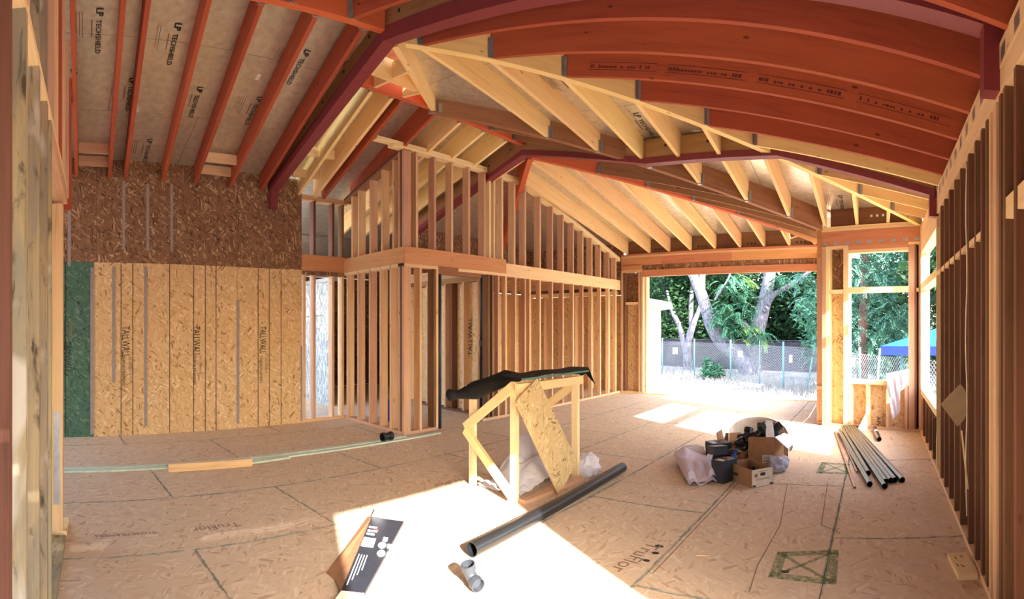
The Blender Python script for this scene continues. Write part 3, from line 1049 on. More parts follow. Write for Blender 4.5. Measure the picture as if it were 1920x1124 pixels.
# right rafters: right wall up to the first ridge (near) and to the hip
for yr_, yw in ((-.9, -.5), (-.3, .1), (.3, .65), (.95, 1.2), (1.6, 1.75), (2.3, 2.3), (2.95, 2.68)):
    a = on_ridge(yr_) + V((.05, 0, 0))
    b = V((XR - .01, yw, 3.2))
    b += (b - a) * (.16 / (b.x - a.x))
    r = member('rafter', a, b, .05, DEP, 'red')
    hanger(r, a, b - a, .24)
HIPA, HIPB = V((-4.3, 3.52, 4.58)), K
def on_hip(y):
    return HIPA.lerp(HIPB, (y - HIPA.y) / (HIPB.y - HIPA.y))
for i, (yh, yw) in enumerate(((3.62, 3.26), (4.12, 3.81), (4.65, 4.37), (5.21, 4.90), (5.78, 5.42), (6.22, 5.82), (6.9, 6.5), (7.4, 7.05), (7.85, 7.6))):
    a = on_hip(yh) + V((.05, 0, .0))
    b = V((XR - .01, yw, 3.2))
    b += (b - a) * (.16 / (b.x - a.x))
    r = member('rafter', a, b, .05, DEP, 'red' if i < 5 else 'tan')
    hanger(r, a, b - a, .2)
# printing on one of the right rafters
a, b = on_hip(4.65), V((XR - .01, 4.37, 3.2))
d = (b - a).normalized()
up_ = Z - d * Z.dot(d)
up_.normalize()
fr_ = d.cross(up_)
sg = V((0, -.0262, 0))
for k in range(4):
    it = []
    q = a + d * (.4 + .9 * k) + Z * .15 + sg
    it.append((q, q + d * .8, V((0, .001, 0)), up_ * .004))
    it.append((q - up_ * .07, q - up_ * .07 + d * .8, V((0, .001, 0)), up_ * .004))
    x = .02
    rs = random.Random(k)
    while x < .74:
        l_ = rs.uniform(.012, .03)
        it.append((q - up_ * .05 + d * x, q - up_ * .05 + d * (x + l_), V((0, .001, 0)), up_ * (.03 if x < .12 or x > .6 else .018)))
        x += l_ + rs.choice((.008, .01, .05))
    multibar('mill_stamp', it, plain('red_stamp_ink', (96, 44, 34), .8), ce)

# jacks that fall from the hip to the valley and the bay wall (running away from the camera)
def on_val(x):
    t = (x - J2.x) / (MM.x - J2.x)
    return J2.lerp(MM, t)
for x in (-4.2, -3.68, -3.12, -2.55, -1.97, -1.4):
    y = HIPA.y + (x - HIPA.x) * (HIPB.y - HIPA.y) / (HIPB.x - HIPA.x)
    a = on_hip(y) + V((0, .05, 0))
    b = on_val(x)
    b = b + V((0, -.05, 0))
    r = member('rafter', a, b, .05, DEP - .01, 'tan')
    hanger(r, b, a - b, .16)
for x in (-.87, -.33, .17):
    y = HIPA.y + (x - HIPA.x) * (HIPB.y - HIPA.y) / (HIPB.x - HIPA.x)
    yb = BA.y + (x - BA.x) * (BB.y - BA.y) / (BB.x - BA.x)
    member('rafter', on_hip(y) + V((0, .05, .0)), V((x, yb + .1, 3.3)), .05, DEP - .03, 'tan')
# between the first frame and the short hip
r = member('rafter', V((-5.05, 3.6, 4.60)), V((-5.05, 4.3, 4.58)), .05, .25, 'tan')
bar('king_post', (-4.83, 3.52, 4.62), (-4.83, 3.52, 4.98), (.05, 0, 0), (0, .09, 0), M['pale'], ce)
for y, y2 in ((3.95, 3.9), (4.4, 4.35)):
    t = (y - 3.5) / (J2.y - 3.5)
    a = V((-4.45, 3.5, 4.62)).lerp(J2, t)
    member('rafter', a, V((-5.36, y2, 4.62)), .045, .2, 'tan')
# rafters from the second ridge down to the left, over the partition
for y, mt in ((3.92, 'tan'), (4.25, 'tan'), (4.42, 'red'), (5.02, 'red'), (5.5, 'tan'), (6.02, 'tan'), (6.55, 'tan'), (7.2, 'tan')):
    a = V((-5.45, min(y, 6.9), 4.62))
    b = V((-8.12, y + .35, 3.89))
    if y > 5.2: b = V((-9.3, y + .45, 3.56))
    if y > 7: a = V((-5.6, y, 4.5))
    r = member('rafter', a, b, .05, DEP, mt)
    if y < 7: hanger(r, a, b - a, .2)
for t in (.62, .84):
    a, b = V((-5.45, 3.55, 4.6)).lerp(V((-8.1, 3.9, 3.86)), t), V((-5.45, 4.2, 4.62)).lerp(V((-8.12, 4.55, 3.89)), t)
    d = (b - a).normalized()
    bar('blocking', a + d * .1 + Z * .1, b - d * .04 + Z * .1, hz(d) * .045, Z * .14, M['pale' if t < .7 else 'stud'], ce)
# jacks from the second ridge and the far hip towards the valley and the return wall
for y in (6.15, 6.72):
    a = V((-5.35, y - .1, 4.63))
    xv = J2.x + (y - J2.y) * (MM.x - J2.x) / (MM.y - J2.y)
    b = on_val(xv - .05)
    r = member('rafter', a, b, .045, .24, 'brown')
    hanger(r, a, b - a, .16)
for t, y in ((.94, 7.89), (1.48, 8.56), (2.01, 9.23), (2.59, 9.95), (3.16, 10.67)):
    a = AH.lerp(GG, (y - AH.y) / (GG.y - AH.y)) + V((.05, 0, 0))
    if y < 8.8:
        xv = J2.x + (y - J2.y) * (MM.x - J2.x) / (MM.y - J2.y)
        b = on_val(xv - .05)
    else:
        b = V((-1.05 - .08 * (y - 8.9), y + .05, 3.31))
    r = member('rafter', a, b, .045, .24, 'brown' if y < 10 else 'header')
    hanger(r, a, b - a, .14)
# wide jacks over the far opening
for u in (1173, 1215, 1252, 1292, 1338, 1385, 1430, 1477, 1525):
    p = PF(u)
    x = p.x
    if x > AH.x: a = AH.lerp(GG, (x - AH.x) / (GG.x - AH.x)) + V((0, .05, .02))
    else: a = AH.lerp(LF_, (x - AH.x) / (LF_.x - AH.x)) + V((0, .05, .02))
    member('rafter', a, V((x + .03, p.y + .05, 3.455)), .05, DEP - .02, 'tan')
us = (1165, 1173, 1215, 1252, 1292, 1338, 1385, 1430, 1477, 1525, 1534)
for i, (u, u2) in enumerate(zip(us, us[1:])):
    if i == 0: continue
    a, b = PF(u) + nF * .07, PF(u2) + nF * .07
    rail(ce, a, b, nF, 3.46, 3.82, mat='stud_dark', name='vent_blocking', dep=.04)
    if i in (2, 4, 6, 8):
        for k in (-.09, 0, .09):
            q = (a + b) / 2 + dF * k - nF * .003 + Z * 3.54
            prism('vent_hole', [q + (dF * cos(t) + Z * sin(t)) * .024 for t in [2 * pi * j / 12 for j in range(12)]], -nF * .002, M['ink'], ce)

# ---- foil-faced sheathing on top of the rafters, in four-foot sheets
def deck(nodes, along, zf, foilside='foil', wid=1.22, over=.08, name='sheathing_panel', length=2.44):
    """nodes: plan polygon; zf(p): height of its underside; sheets run along `along`"""
    c = sum((V((p[0], p[1])) for p in nodes), V((0, 0))) / len(nodes)
    poly = []
    for p in nodes:
        q = V((p[0], p[1]))
        poly.append(q + (q - c).normalized() * over)
    along = V(along).normalized()
    ac = V((-along.y, along.x))
    lo = min(p.dot(ac) for p in poly); hi = max(p.dot(ac) for p in poly)
    la = min(p.dot(along) for p in poly); ha = max(p.dot(along) for p in poly)
    i = 0
    while lo + i * wid < hi:
        s0, s1 = lo + i * wid + .003, lo + (i + 1) * wid - .003
        strip = clip(clip(poly, ac, s1), -ac, -s0)
        j = 0
        o = -(i % 2) * length / 2
        while la + o + j * length < ha:
            t0, t1 = la + o + j * length + .003, la + o + (j + 1) * length - .003
            piece = clip(clip(strip, along, t1), -along, -t0) if len(strip) > 2 else []
            j += 1
            if len(piece) < 3: continue
            ar = abs(sum(piece[k].x * piece[(k + 1) % len(piece)].y - piece[k].y * piece[(k + 1) % len(piece)].x for k in range(len(piece)))) / 2
            if ar < .01: continue
            top = [V((p.x, p.y, zf(p))) for p in piece]
            prism(name, top, Z * .014, M[foilside], ce)
        i += 1
    prism('light_stop_layer', [V((p.x, p.y, zf(p) + .0145)) for p in poly], Z * .006, M['ink'], ce)  # gapless cover added on top to block light leaking between sheets
def plane3(a, b, c, dz):
    a, b, c = V(a), V(b), V(c)
    n = (b - a).cross(c - a)
    return lambda p: a.z - (n.x * (p.x - a.x) + n.y * (p.y - a.y)) / n.z + dz
# left slope, near
LW0, LW1 = V((-8.2, -1.7, 3.86)), V((-8.25, 3.9, 3.86))
deck([(RIDGE0.x, -2.75), (-4.42, 3.45), (-8.25, 3.95), (-8.2, -2.75)], (0, 1), plane3(V((-4.65, 1, 4.72)), V((-8.0, 1.3, 3.88)), V((-8.05, 3.5, 3.88)), DEPL), over=.03)
# left slope, far (over the partition and the back rooms)
deck([(-5.4, 3.5), (-5.4, 7.0), (-9.4, 11.0), (-10.2, 11.0), (-10.2, 3.95), (-8.2, 3.9)], (0, 1), plane3(V((-5.4, 4, 4.62)), V((-5.4, 6.5, 4.62)), V((-8.1, 5, 3.89)), DEP), over=.12)
deck([(-10.15, 3.9), (-10.15, 9.1), (-12.9, 9.1), (-12.9, 3.9)], (0, 1), plane3(V((-5.4, 4, 4.62)), V((-5.4, 6.5, 4.62)), V((-8.1, 5, 3.89)), DEP), over=.0)
# right slope
deck([(RIDGE0.x, -2.75), (-4.42, 3.45), (1.3, 8.95), (1.3, -2.75)], (0, 1), plane3(V((-4.5, 3, 4.72)), V((XR, 3, 3.2)), V((XR, 6, 3.2)), DEP), over=.03)
# bay slope
deck([(-4.42, 3.42), (-5.4, 4.92), (-.75, 9.25), (1.3, 9.25), (1.3, 8.95)], (1, 0), plane3(HIPA, K, V((-.94, 8.87, 3.27)), DEP), over=.04)
deck([(-4.3, 3.4), (-5.45, 3.45), (-5.45, 4.95)], (0, 1), plane3(V((-4.42, 3.4, 4.72)), V((-5.4, 3.45, 4.66)), V((-5.4, 4.92, 4.62)), DEP), over=.05)
# slope from the second ridge to the return wall
deck([(-5.4, 4.92), (-5.34, 7.06), (-.9, 12.2), (-.6, 12.2), (-.6, 9.1)], (0, 1), plane3(R2E, J2 + V((0, 0, .06)), V((-1.05, 9.5, 3.3)), DEP), over=.04)
# far slope over the wide opening
deck([(-5.34, 7.06), (-.9, 12.4), (-10.0, 12.4), (-10.0, 11.9), ], (1, 0), plane3(V((-5.34, 7.06, 4.42)), V((-1.2, 11.9, 3.46)), V((-6.2, 11.9, 3.46)), DEP - .01), over=.14)
# printing on the foil
def foil_text(u, v, zf, xd, yd, size):
    """find where the sight line meets the foil, then print there"""
    t = th(u)
    d = 1.0
    for k in range(2000):
        p = P(u, v, d)
        if p.z >= zf(V((p.x, p.y))) - .002: break
        d += .005
    p = P(u, v, d - .004)
    e = V((xd[0], xd[1]))
    g = zf(V((p.x, p.y)) + e * .1) - zf(V((p.x, p.y)))
    x3 = V((xd[0], xd[1], g * 10 / e.length)).normalized()
    y3 = V((yd[0], yd[1], 0))
    y3 = (y3 - x3 * y3.dot(x3)).normalized()
    text('LP', p, x3, y3, size * 1.1, M['ink'], ce, lift=.004, bold=.02)
    text('TechShield'.upper() if size < .05 else 'TECHSHIELD', p + x3 * size * 1.6, x3, y3, size * .86, M['ink'], ce, lift=.004, bold=.008)
    n3 = x3.cross(y3)
    it = []
    for k in range(6):
        q = p - y3 * size * (1.5 + .32 * k) + x3 * size * .5 + n3 * .003
        it.append((q, q + x3 * size * (3.6 - .3 * k), y3 * size * .08, n3 * .0006))
    q = p - y3 * size * .45 + x3 * size * 1.6 + n3 * .003
    it.append((q, q + x3 * size * 2.4, y3 * size * .14, n3 * .0006))
    multibar('fine_print', it, M['inkf'], ce)
zl = plane3(V((-4.65, 1, 4.72)), V((-8.0, 1.3, 3.88)), V((-8.05, 3.5, 3.88)), DEPL)
for u, v in ((181, 14), (133, 128), (329, 42), (243, 145), (371, 162), (277, 260), (573, 92), (484, 180)):
    foil_text(u, v, zl, (-1, .08), (.08, 1), .095)
zb = plane3(HIPA, K, V((-.94, 8.87, 3.27)), DEP)
for u, v in ((1036, 126), (1186, 212), (1572, 366)):
    foil_text(u, v, zb, (0, 1), (1, 0), .1)
def foil_tag(u, v, zf):
    d = 1.0
    for k in range(2000):
        p = P(u, v, d)
        if p.z >= zf(V((p.x, p.y))) - .006: break
        d += .005
    g = zf(V((p.x + .1, p.y))) - zf(V((p.x, p.y)))
    e = V((1, 0, g * 10)).normalized()
    bar('sticker', p - e * .05, p + e * .05, V((0, .05, 0)), Z * .003, M['white'], ce)
for u, v in ((258, 206), (484, 145)): foil_tag(u, v, zl)
for u, v in ((845, 122), (1306, 246)): foil_tag(u, v, zb)

# ------------------------------------------------------------------ things inside
from mathutils import noise as mnoise
def thing(name, label, cat, loc=(0, 0, 0), group=None):
    return empty(name, loc, label=label, cat=cat, group=group, kind='thing')
def tag(o, label, cat, group=None):
    o['label'] = label
    o['category'] = cat
    if 'kind' not in o: o['kind'] = 'thing'
    if group: o['group'] = group
    return o
def flat(p, z=0.0): return V((p[0], p[1], z))
def smoothp(o, ang=None):
    for p in o.data.polygons: p.use_smooth = True
    if ang:
        m_ = o.modifiers.new('edges', 'EDGE_SPLIT')
        m_.split_angle = radians(ang)
    return o
def sheetmesh(name, nx, ny, fn, mat, parent=None, thick=.002, **kw):
    vs_ = [fn(i / nx, j / ny) for j in range(ny + 1) for i in range(nx + 1)]
    fs = [(j * (nx + 1) + i, j * (nx + 1) + i + 1, (j + 1) * (nx + 1) + i + 1, (j + 1) * (nx + 1) + i) for j in range(ny) for i in range(nx)]
    o = mesh(name, vs_, fs, mat, parent, **kw)
    s_ = o.modifiers.new('thickness', 'SOLIDIFY')
    s_.thickness = thick
    return o
def nz3(p, s, seed=0.0): return mnoise.noise(V(p) * s + V((seed, seed * 2.3, -seed)))
def blob(name, c, r, mat, parent=None, amp=.25, fr=2.5, seed=0, sub=3, **kw):
    bm = bmesh.new()
    bmesh.ops.create_icosphere(bm, subdivisions=sub, radius=1.0)
    vs_ = []
    for v in bm.verts:
        n = v.co.normalized()
        k = 1 + amp * nz3(n, fr, seed) + amp * .5 * abs(nz3(n, fr * 2.7, seed + 5))
        p = V((n.x * r[0] * k, n.y * r[1] * k, max(n.z * r[2] * k, -r[2] * .86)))
        vs_.append(V(c) + p)
    fs = [tuple(v.index for v in f.verts) for f in bm.faces]
    bm.free()
    return mesh(name, vs_, fs, mat, parent, **kw)

# ---- plank stand
LN, LFt, RN, RF = V((-3.165, 3.89, 0)), V((-3.82, 4.01, 0)), V((-3.126, 4.90, 0)), V((-3.78, 5.02, 0))
c = (LN + LFt + RN + RF) / 4
ws = thing('work_stand', 'knocked-together wooden work stand of pale two-by-fours under a black sheet', 'workbench', flat(c))
ex = (LFt - LN).normalized(); ey = (RN - LN).normalized()
for p in (LN, LFt, RN, RF): bar('leg', p, p + Z * (1.13 if p in (LN, RN) else 1.04), ex * .088, ey * .042, M['pale'], ws)
for p, q in ((LN, RN), (LFt, RF)):
    off = -ex * .066 if p is LN else ex * .066
    bar('top_rail', p + off * .0 + ex * 0 + Z * 1.05, q + ey * .04 + Z * 1.05, ex * .05, Z * .085, M['pale'], ws) if False else None
bar('top_rail', LN - ex * .064 + Z * 1.03 - ey * .02, RN - ex * .064 + Z * 1.03 + ey * .06, ex * .04, Z * .088, M['tan'], ws)
bar('top_rail', LFt + ex * .064 + Z * .95 - ey * .02, RF + ex * .064 + Z * .95 + ey * .06, ex * .04, Z * .088, M['tan'], ws)
def brace(a, b): 
    a, b = V(a), V(b)
    d = (b - a).normalized()
    s = d.cross(ey).normalized()
    bar('brace', a, b, s * .085, -ey * .04, M['tan'], ws)
ap = LFt + ex * .08 + Z * .60
brace(ap - ey * .002, LN - ex * .02 + Z * 1.09 - ey * .002)
brace(ap - Z * .03 - ey * .002, LN - ex * .0 + Z * .06 - ey * .002)
ap2 = RF + Z * .62 + ey * .086
brace(ap2, RN + Z * 1.05 + ey * .086)
bar('floor_rail', LN - ex * .1 + ey * .03, RN - ex * .1 + ey * .0, ex * .088, Z * .038, M['stud'], ws)

mb = thing('black_membrane', 'black membrane sheet laid over the wooden stand, its end hanging down', 'sheet', flat(c, 1.172))
def fsheet(i, j):
    y = 3.84 + 1.2 * i
    x = -3.26 + .23 * j
    return V((x, y, 1.176 + .006 * sin(9 * y + 4 * x)))
sheetmesh('flat_sheet', 16, 8, fsheet, M['memb'], mb, .022)
bar('edge_strip', (-3.02, 3.84, 1.155), (-3.02, 5.02, 1.155), (.012, 0, 0), (0, 0, .02), plain('dull_green_edge', (70, 104, 92), .5), mb)
path = [onx(u, v, -3.45) for u, v in ((975, 704), (950, 708), (920, 720), (890, 731), (868, 738), (852, 741), (843, 742))]
vs_, fs = [], []
tube_raw(vs_, fs, path, [.045, .07, .085, .08, .055, .03, .05], 14)
for i, p in enumerate(vs_):
    vs_[i] = p + V((nz3(p, 9), nz3(p, 9, 3), nz3(p, 9, 7))) * .035
mesh('hanging_end', vs_, fs, M['memb'], mb, smooth=True)
q = RN + V((.02, .1, 1.18))
prism('corner_flap', [V((-3.30, 5.03, 1.19)), V((-3.02, 5.02, 1.19)), V((-3.0, 5.12, 1.01)), V((-3.1, 5.09, 1.13)), V((-3.22, 5.1, 1.06))], (0, .012, 0), M['memb'], mb)

# leaning offcut of strand board
cr = [onx(1008, 709, -3.045), onx(967, 753, -3.03), onx(1048, 910, -2.93), onx(1083, 867, -2.955)]
cr[2].z = .004
tag(prism('board_offcut', cr, (-.014, 0, -.001), M['osb_chip']), 'strand board offcut leaning askew against the wooden work stand', 'board')

# plastic film crumpled under the stand
def film(i, j):
    x = -3.74 + .56 * j
    y = 4.02 + .98 * i
    h = .40 * math.exp(-((x + 3.58) ** 2 / .05 + (y - 4.62) ** 2 / .07)) + .12 * math.exp(-((x + 3.3) ** 2 / .02 + (y - 4.45) ** 2 / .06))
    p = V((x, y, 0))
    return V((x + .03 * nz3(p, 7, 2), y + .03 * nz3(p, 7, 5), max(.006, .012 + h * (1 + .5 * nz3(p, 5)) + .05 * abs(nz3(p, 8, 1)))))
tag(sheetmesh('plastic_sheet', 46, 34, film, M['film'], thick=.003), 'crumpled translucent plastic sheet heaped on floor under the wooden stand', 'plastic')
p = G(1103, 893)
tag(blob('plastic_bag', flat(p, .115), (.13, .13, .13), M['film'], amp=.3, seed=3), 'small scrunched clear plastic bag behind the long black pipe', 'plastic')

# ---- long black pipe, elbow
a, b = G(884, 1046), G(1167, 886)
a.z = b.z = .056
tag(pipe('drain_pipe', a, b, .055, .006, M['abs'], n=28), 'long thick black drain pipe lying across the sunlit floor', 'pipe')
def arc_pts(o, a, b, r, deg, n=9):
    """arc that leaves o along a and bends towards b"""
    a, b = V(a).normalized(), V(b).normalized()
    return [V(o) + a * r * sin(radians(deg) * i / (n - 1)) + b * r * (1 - cos(radians(deg) * i / (n - 1))) for i in range(n)]
def hub(name, p, d, r, L, wall, mat, parent, n=20):
    p, d = V(p), V(d).normalized()
    prof = [(p, r - wall), (p, r), (p + d * L, r), (p + d * L, r - wall), (p + d * L * .15, r - wall), (p + d * L * .15, .0005)]
    return revolve(name, prof, d, mat, parent, n)
def elbow(label, p, d0, d1, r, group=None, deg=90, mat='black', cat='pipe fitting', name='pipe_elbow'):
    t = thing(name, label, cat, p, group)
    pts_ = arc_pts(p, d0, d1, r * 1.3, deg)
    tube('bend', pts_, r * .9, M[mat], t, 18)
    de = (pts_[-1] - pts_[-2]).normalized()
    hub('socket', pts_[-1], de, r * 1.1, r * 1.0, r * .14, M[mat], t)
    hub('socket', pts_[0], -V(d0), r * 1.1, r * 1.0, r * .14, M[mat], t)
    return t
M['greyabs'] = plain('grey_dusty_abs', (52, 56, 62), .4)
p = G(884, 1104)
elbow('short black pipe elbow lying alone on the sunlit floor', p + V((.03, -.0, .05)), V((-.75, .2, .12)), V((.05, -.3, 1)), .042, mat='greyabs')

# ---- emptied black carton
ct = thing('flattened_carton', 'emptied black printed carton lying flattened in the sun patch', 'box', G(690, 1040))
A_, B_, C_, D_2 = G(697, 970, .06), G(757, 978, .03), G(683, 1113, .03), G(640, 1108, .05)
prism('printed_top', [A_, B_, C_, D_2], (0, 0, -.02), M['carddk'], ct)
E_, F_, G_, H_ = A_, D_2, G(617, 1078, .004), G(690, 967, .004)
prism('side_flap', [flat(A_, .055), flat(D_2, .045), G(626, 1084, .012), G(613, 1074, .012), G(690, 968, .012)], (0, 0, -.008), M['card'], ct)
prism('torn_flap', [lerp(A_, B_, .25) + Z * .003, A_ + Z * .004, A_ + V((-.05, .1, .07)), lerp(A_, B_, .35) + V((-.02, .06, .03))], (0, 0, .004), M['white'], ct)
prism('end_flap', [D_2, C_, C_ + V((.06, -.08, -.02)), D_2 + V((.05, -.1, -.03))], (0, 0, -.006), M['cardw'], ct)
xd = (D_2 - A_).normalized(); yd = (B_ - A_).normalized()
def onc(s, t): return A_ + (D_2 - A_) * s + (B_ - A_) * t + Z * .001
def cprint(s0, s1, t0, t1, mat, name='printed_picture'):
    prism(name, [onc(s0, t0), onc(s1, t0), onc(s1, t1), onc(s0, t1)], (0, 0, .0012), mat, ct)
gl = plain('printed_grey', (190, 208, 214), .5)
cprint(.34, .47, .02, .36, gl)
cprint(.30, .36, .55, .68, M['white'])
for s0, t0 in ((.42, .58), (.53, .62)):
    o = onc(s0, t0)
    prism('printed_picture', [o + xd * .055 * cos(a) + yd * .03 * sin(a) + Z * .0005 for a in [2 * pi * k / 14 for k in range(14)]], (0, 0, .0012), M['white'], ct)
    cprint(s0 - .03, s0 + .03, t0 + .14, t0 + .26, gl)
cprint(.2, .215, .2, .35, M['red'])
for s0, w_ in ((.16, .3), (.22, .36), (.27, .3)): cprint(s0, s0 + .025, .04, .04 + w_ * .8, gl)
text('SHOWER BASE', onc(.56, .12), xd, -yd, .07, gl, ct, lift=.002) if False else None
for k in range(4): cprint(.58, .94 - .06 * k, .06 + .07 * k, .085 + .07 * k, gl)

# ---- boards and bits by the left wall
def zboard(name, a, b, wd, h, mat, label, cat, z=0.0, group=None):
    a, b = flat(a, z), flat(b, z)
    s = nrm_left((b - a).normalized())
    return tag(bar(name, a, b, s * wd, Z * h, M[mat]), label, cat, group)
zboard('trim_board', (-6.13, .1), (-6.17, 5.05), .07, .019, 'grn', 'long pale green trim board on floor, nearer the left wall', 'board', group='pale green trim boards')
zboard('trim_board', (-6.04, .1), (-6.03, 5.62), .07, .019, 'grn', 'longer pale green trim board reaching past the corner post', 'board', group='pale green trim boards')
zboard('trim_board', (-5.93, 2.45), (-5.98, 3.02), .075, .02, 'grn', 'short pale green trim offcut at the end of the reddish block', 'board', group='pale green trim boards')
zboard('timber_block', G(316, 885), G(472, 874), .04, .088, 'stud', 'reddish two-by-four block standing on edge beside the green trim', 'board')
cpl = thing('pipe_coupling', 'black rubber coupling resting on the green trim boards', 'pipe fitting', (-6.05, 4.6, .02))
cc = V((-6.06, 4.62, .02 + .062))
revolve('sleeve', [(cc + DY * y, r) for y, r in ((-.085, .05), (-.085, .062), (-.04, .062), (-.03, .052), (.03, .052), (.04, .062), (.085, .062), (.085, .05), (-.085, .05))], DY, M['black'], cpl, 22)
for s in (-1, 1): revolve('clamp_band', [(cc + DY * s * (.055), .0635), (cc + DY * s * .07, .0635)], DY, M['ink'], cpl, 22)

bk = thing('bucket', 'blue plastic bucket on the floor behind the partition studs', 'bucket', (-7.4, 5.75, 0))
p = V((-7.38, 5.72, 0))
revolve('body', [(p + Z * .004, .0), (p + Z * .004, .12), (p + Z * .36, .145), (p + Z * .36, .138), (p + Z * .02, .113), (p + Z * .02, 0)], Z, M['blue'], bk, 24)
revolve('rim', [(p + Z * .33, .146), (p + Z * .33, .152), (p + Z * .362, .152), (p + Z * .362, .144)], Z, M['blue'], bk, 24)

vp = thing('vent_pipe', 'black vent pipe with a branch rising behind the partition studs', 'pipe', (-6.5, 7.1, 0))
tube('riser', [(-6.5, 7.1, .0), (-6.5, 7.1, 4.3)], .038, M['black'], vp, 14)
tube('branch', [(-6.5, 7.12, 1.3), (-6.49, 7.18, 1.22), (-6.46, 7.23, 1.12), (-6.455, 7.24, 1.0), (-6.455, 7.24, 0)], .036, M['black'], vp, 14)
for z in (1.3, 2.9): revolve('collar', [(V((-6.5, 7.1, z)), .038), (V((-6.5, 7.1, z)), .05), (V((-6.5, 7.1, z + .1)), .05), (V((-6.5, 7.1, z + .1)), .038)], Z, M['black'], vp, 16)
tag(tube('conduit', [(-6.33, PP(823).y + .07, .0), (-6.33, PP(823).y + .07, 2.5)], .03, plain('dark_blue_grey_pipe', (52, 58, 72), .4), None, 12), 'slim dark pipe standing against the doorway end stud', 'pipe')

# ---- pipe bundle by the right wall
pl = [((1566, 811), (1603, 917), .011, 'copper', 'thin copper pipe, outermost on the left of the bundle'),
      ((1578, 822), (1607, 887), .010, 'copper', 'short thin copper pipe half hidden beside the black pipes'),
      ((1574, 813), (1631, 914), .030, 'abs', 'black pipe beside the copper pipes, first black one from the left'),
      ((1580, 810), (1628, 893), .030, 'abs', 'shortest black pipe in the bundle, second from the left'),
      ((1583, 805), (1659, 918), .030, 'abs', 'black pipe reaching nearest the camera in the bundle'),
      ((1588, 804), (1661, 909), .030, 'abs', 'black pipe just right of the nearest-reaching one'),
      ((1592, 804), (1670, 907), .030, 'abs', 'black pipe in the middle of the close trio'),
      ((1597, 804), (1678, 906), .030, 'abs', 'black pipe on the right of the close trio'),
      ((1602, 804), (1692, 906), .030, 'abs', 'black pipe on the far right of the bundle')]
for a, b, r, mt, lb in pl:
    a, b = G(*a), G(*b)
    a.z = b.z = r + .001
    tag(pipe('copper_pipe' if mt == 'copper' else 'plastic_pipe', a, b, r, r * .14, M[mat] if False else M[mt], n=18), lb, 'pipe', 'pipes in the bundle by the right wall')
sp = thing('short_pipe', 'short black pipe with a white label band near the window', 'pipe', flat(G(1644, 817)))
a, b = G(1640, 808), G(1648.5, 829)
a.z = b.z = .036
pipe('tube', a, b, .034, .005, M['abs'], sp, 20)
d = (b - a)
revolve('label_band', [(a + d * .3, .0345), (a + d * .3, .0355), (a + d * .45, .0355), (a + d * .45, .0345)], d.normalized(), M['white'], sp, 20)

# block on the floor, bottom right
tp = [G(1777, 1038, .04), G(1812, 1036, .04), G(1833, 1076, .04), G(1797, 1078, .04)]
bl = thing('nailed_block', 'pale wood block with staples at the foot of the right wall', 'board', flat(tp[0]))
prism('block', tp, (0, 0, -.04), M['pale'], bl)
for (u, v), (u2, v2) in (((1790, 1045), (1794, 1049)), ((1800, 1043), (1805, 1046)), ((1793, 1058), (1798, 1063)), ((1802, 1060), (1808, 1064))):
    a, b = G(u, v, .041), G(u2, v2, .041)
    bar('staple', a, b, V((.004, 0, 0)), Z * .003, M['ink'], bl)

# plywood quarter disc fixed to the studs
pd = thing('plywood_fan', 'grey plywood quarter disc sticking out from the right wall studs', 'board', (.62, 3.95, 1.0))
Yd = 3.92
apx = ony(1764, 759, Yd)
t0, t1 = ony(1801, 721, Yd), ony(1803, 811, Yd)
arc = [apx]
r_ = (t0 - apx).length
a0 = atan2(t0.z - apx.z, t0.x - apx.x); a1 = atan2(t1.z - apx.z, t1.x - apx.x)
for k in range(13):
    a = lerp(a0, a1, k / 12)
    arc.append(apx + V((cos(a) * r_, 0, sin(a) * r_)))
prism('fan', arc, (0, .018, 0), wood('grey_ply', (176, 156, 124), (140, 120, 92), .3, .05), pd)
bar('stick', ony(1803, 808, Yd + .02), ony(1815, 918, Yd - .05), (.012, 0, 0), (0, .012, 0), M['pale'], pd)

# paper and house wrap by the bay window
pp = [onw(1605, 808, BA, BB) + V((0, -.25, 0)), onw(1627, 776, BA, BB) + V((0, -.03, 0)), onw(1626, 807, BA, BB) + V((0, -.1, 0))]
pp[0].z = .01; pp[2].z = .01
pp = [G(1605, 811, .004), onw(1626, 772, BA, BB) - nB * .02, G(1627, 806, .004)]
tag(prism('paper_sheet', pp, nB * .004 + V((0, -.004, 0)), M['white']), 'white triangular scrap of sheet leaning below the bay window', 'paper')
def wrap(i, j):
    # drapes over the sill and hangs to the left
    u = lerp(1664, 1706, i)
    top = onw(u, lerp(714, 706, i), BA, BB) - nB * .03
    L = lerp(.34, .12, i) if i > .55 else lerp(.62, .4, i)
    s = j * (L + .12)
    p = top + Z * (.12 - s) + V((.16 * max(0, s - .1) * (1 - i), 0, 0))
    q = V((u * .05, s, 0))
    return p - nB * (.03 + .04 * abs(nz3(q, 2.2)) + .05 * sin(j * 3) * nz3(q, 3, 4))
tag(sheetmesh('house_wrap', 16, 16, wrap, M['paper'], thick=.003), 'crumpled white house wrap hanging over the bay window sill', 'sheet')
tag(tube('thin_cord', [G(1500, 797), G(1508, 790, .15), G(1516, 783, .35), ony(1530, 760, 8.8)], .004, M['cable'], None, 6), 'thin pale cord running from the floor to the bay post', 'cord')

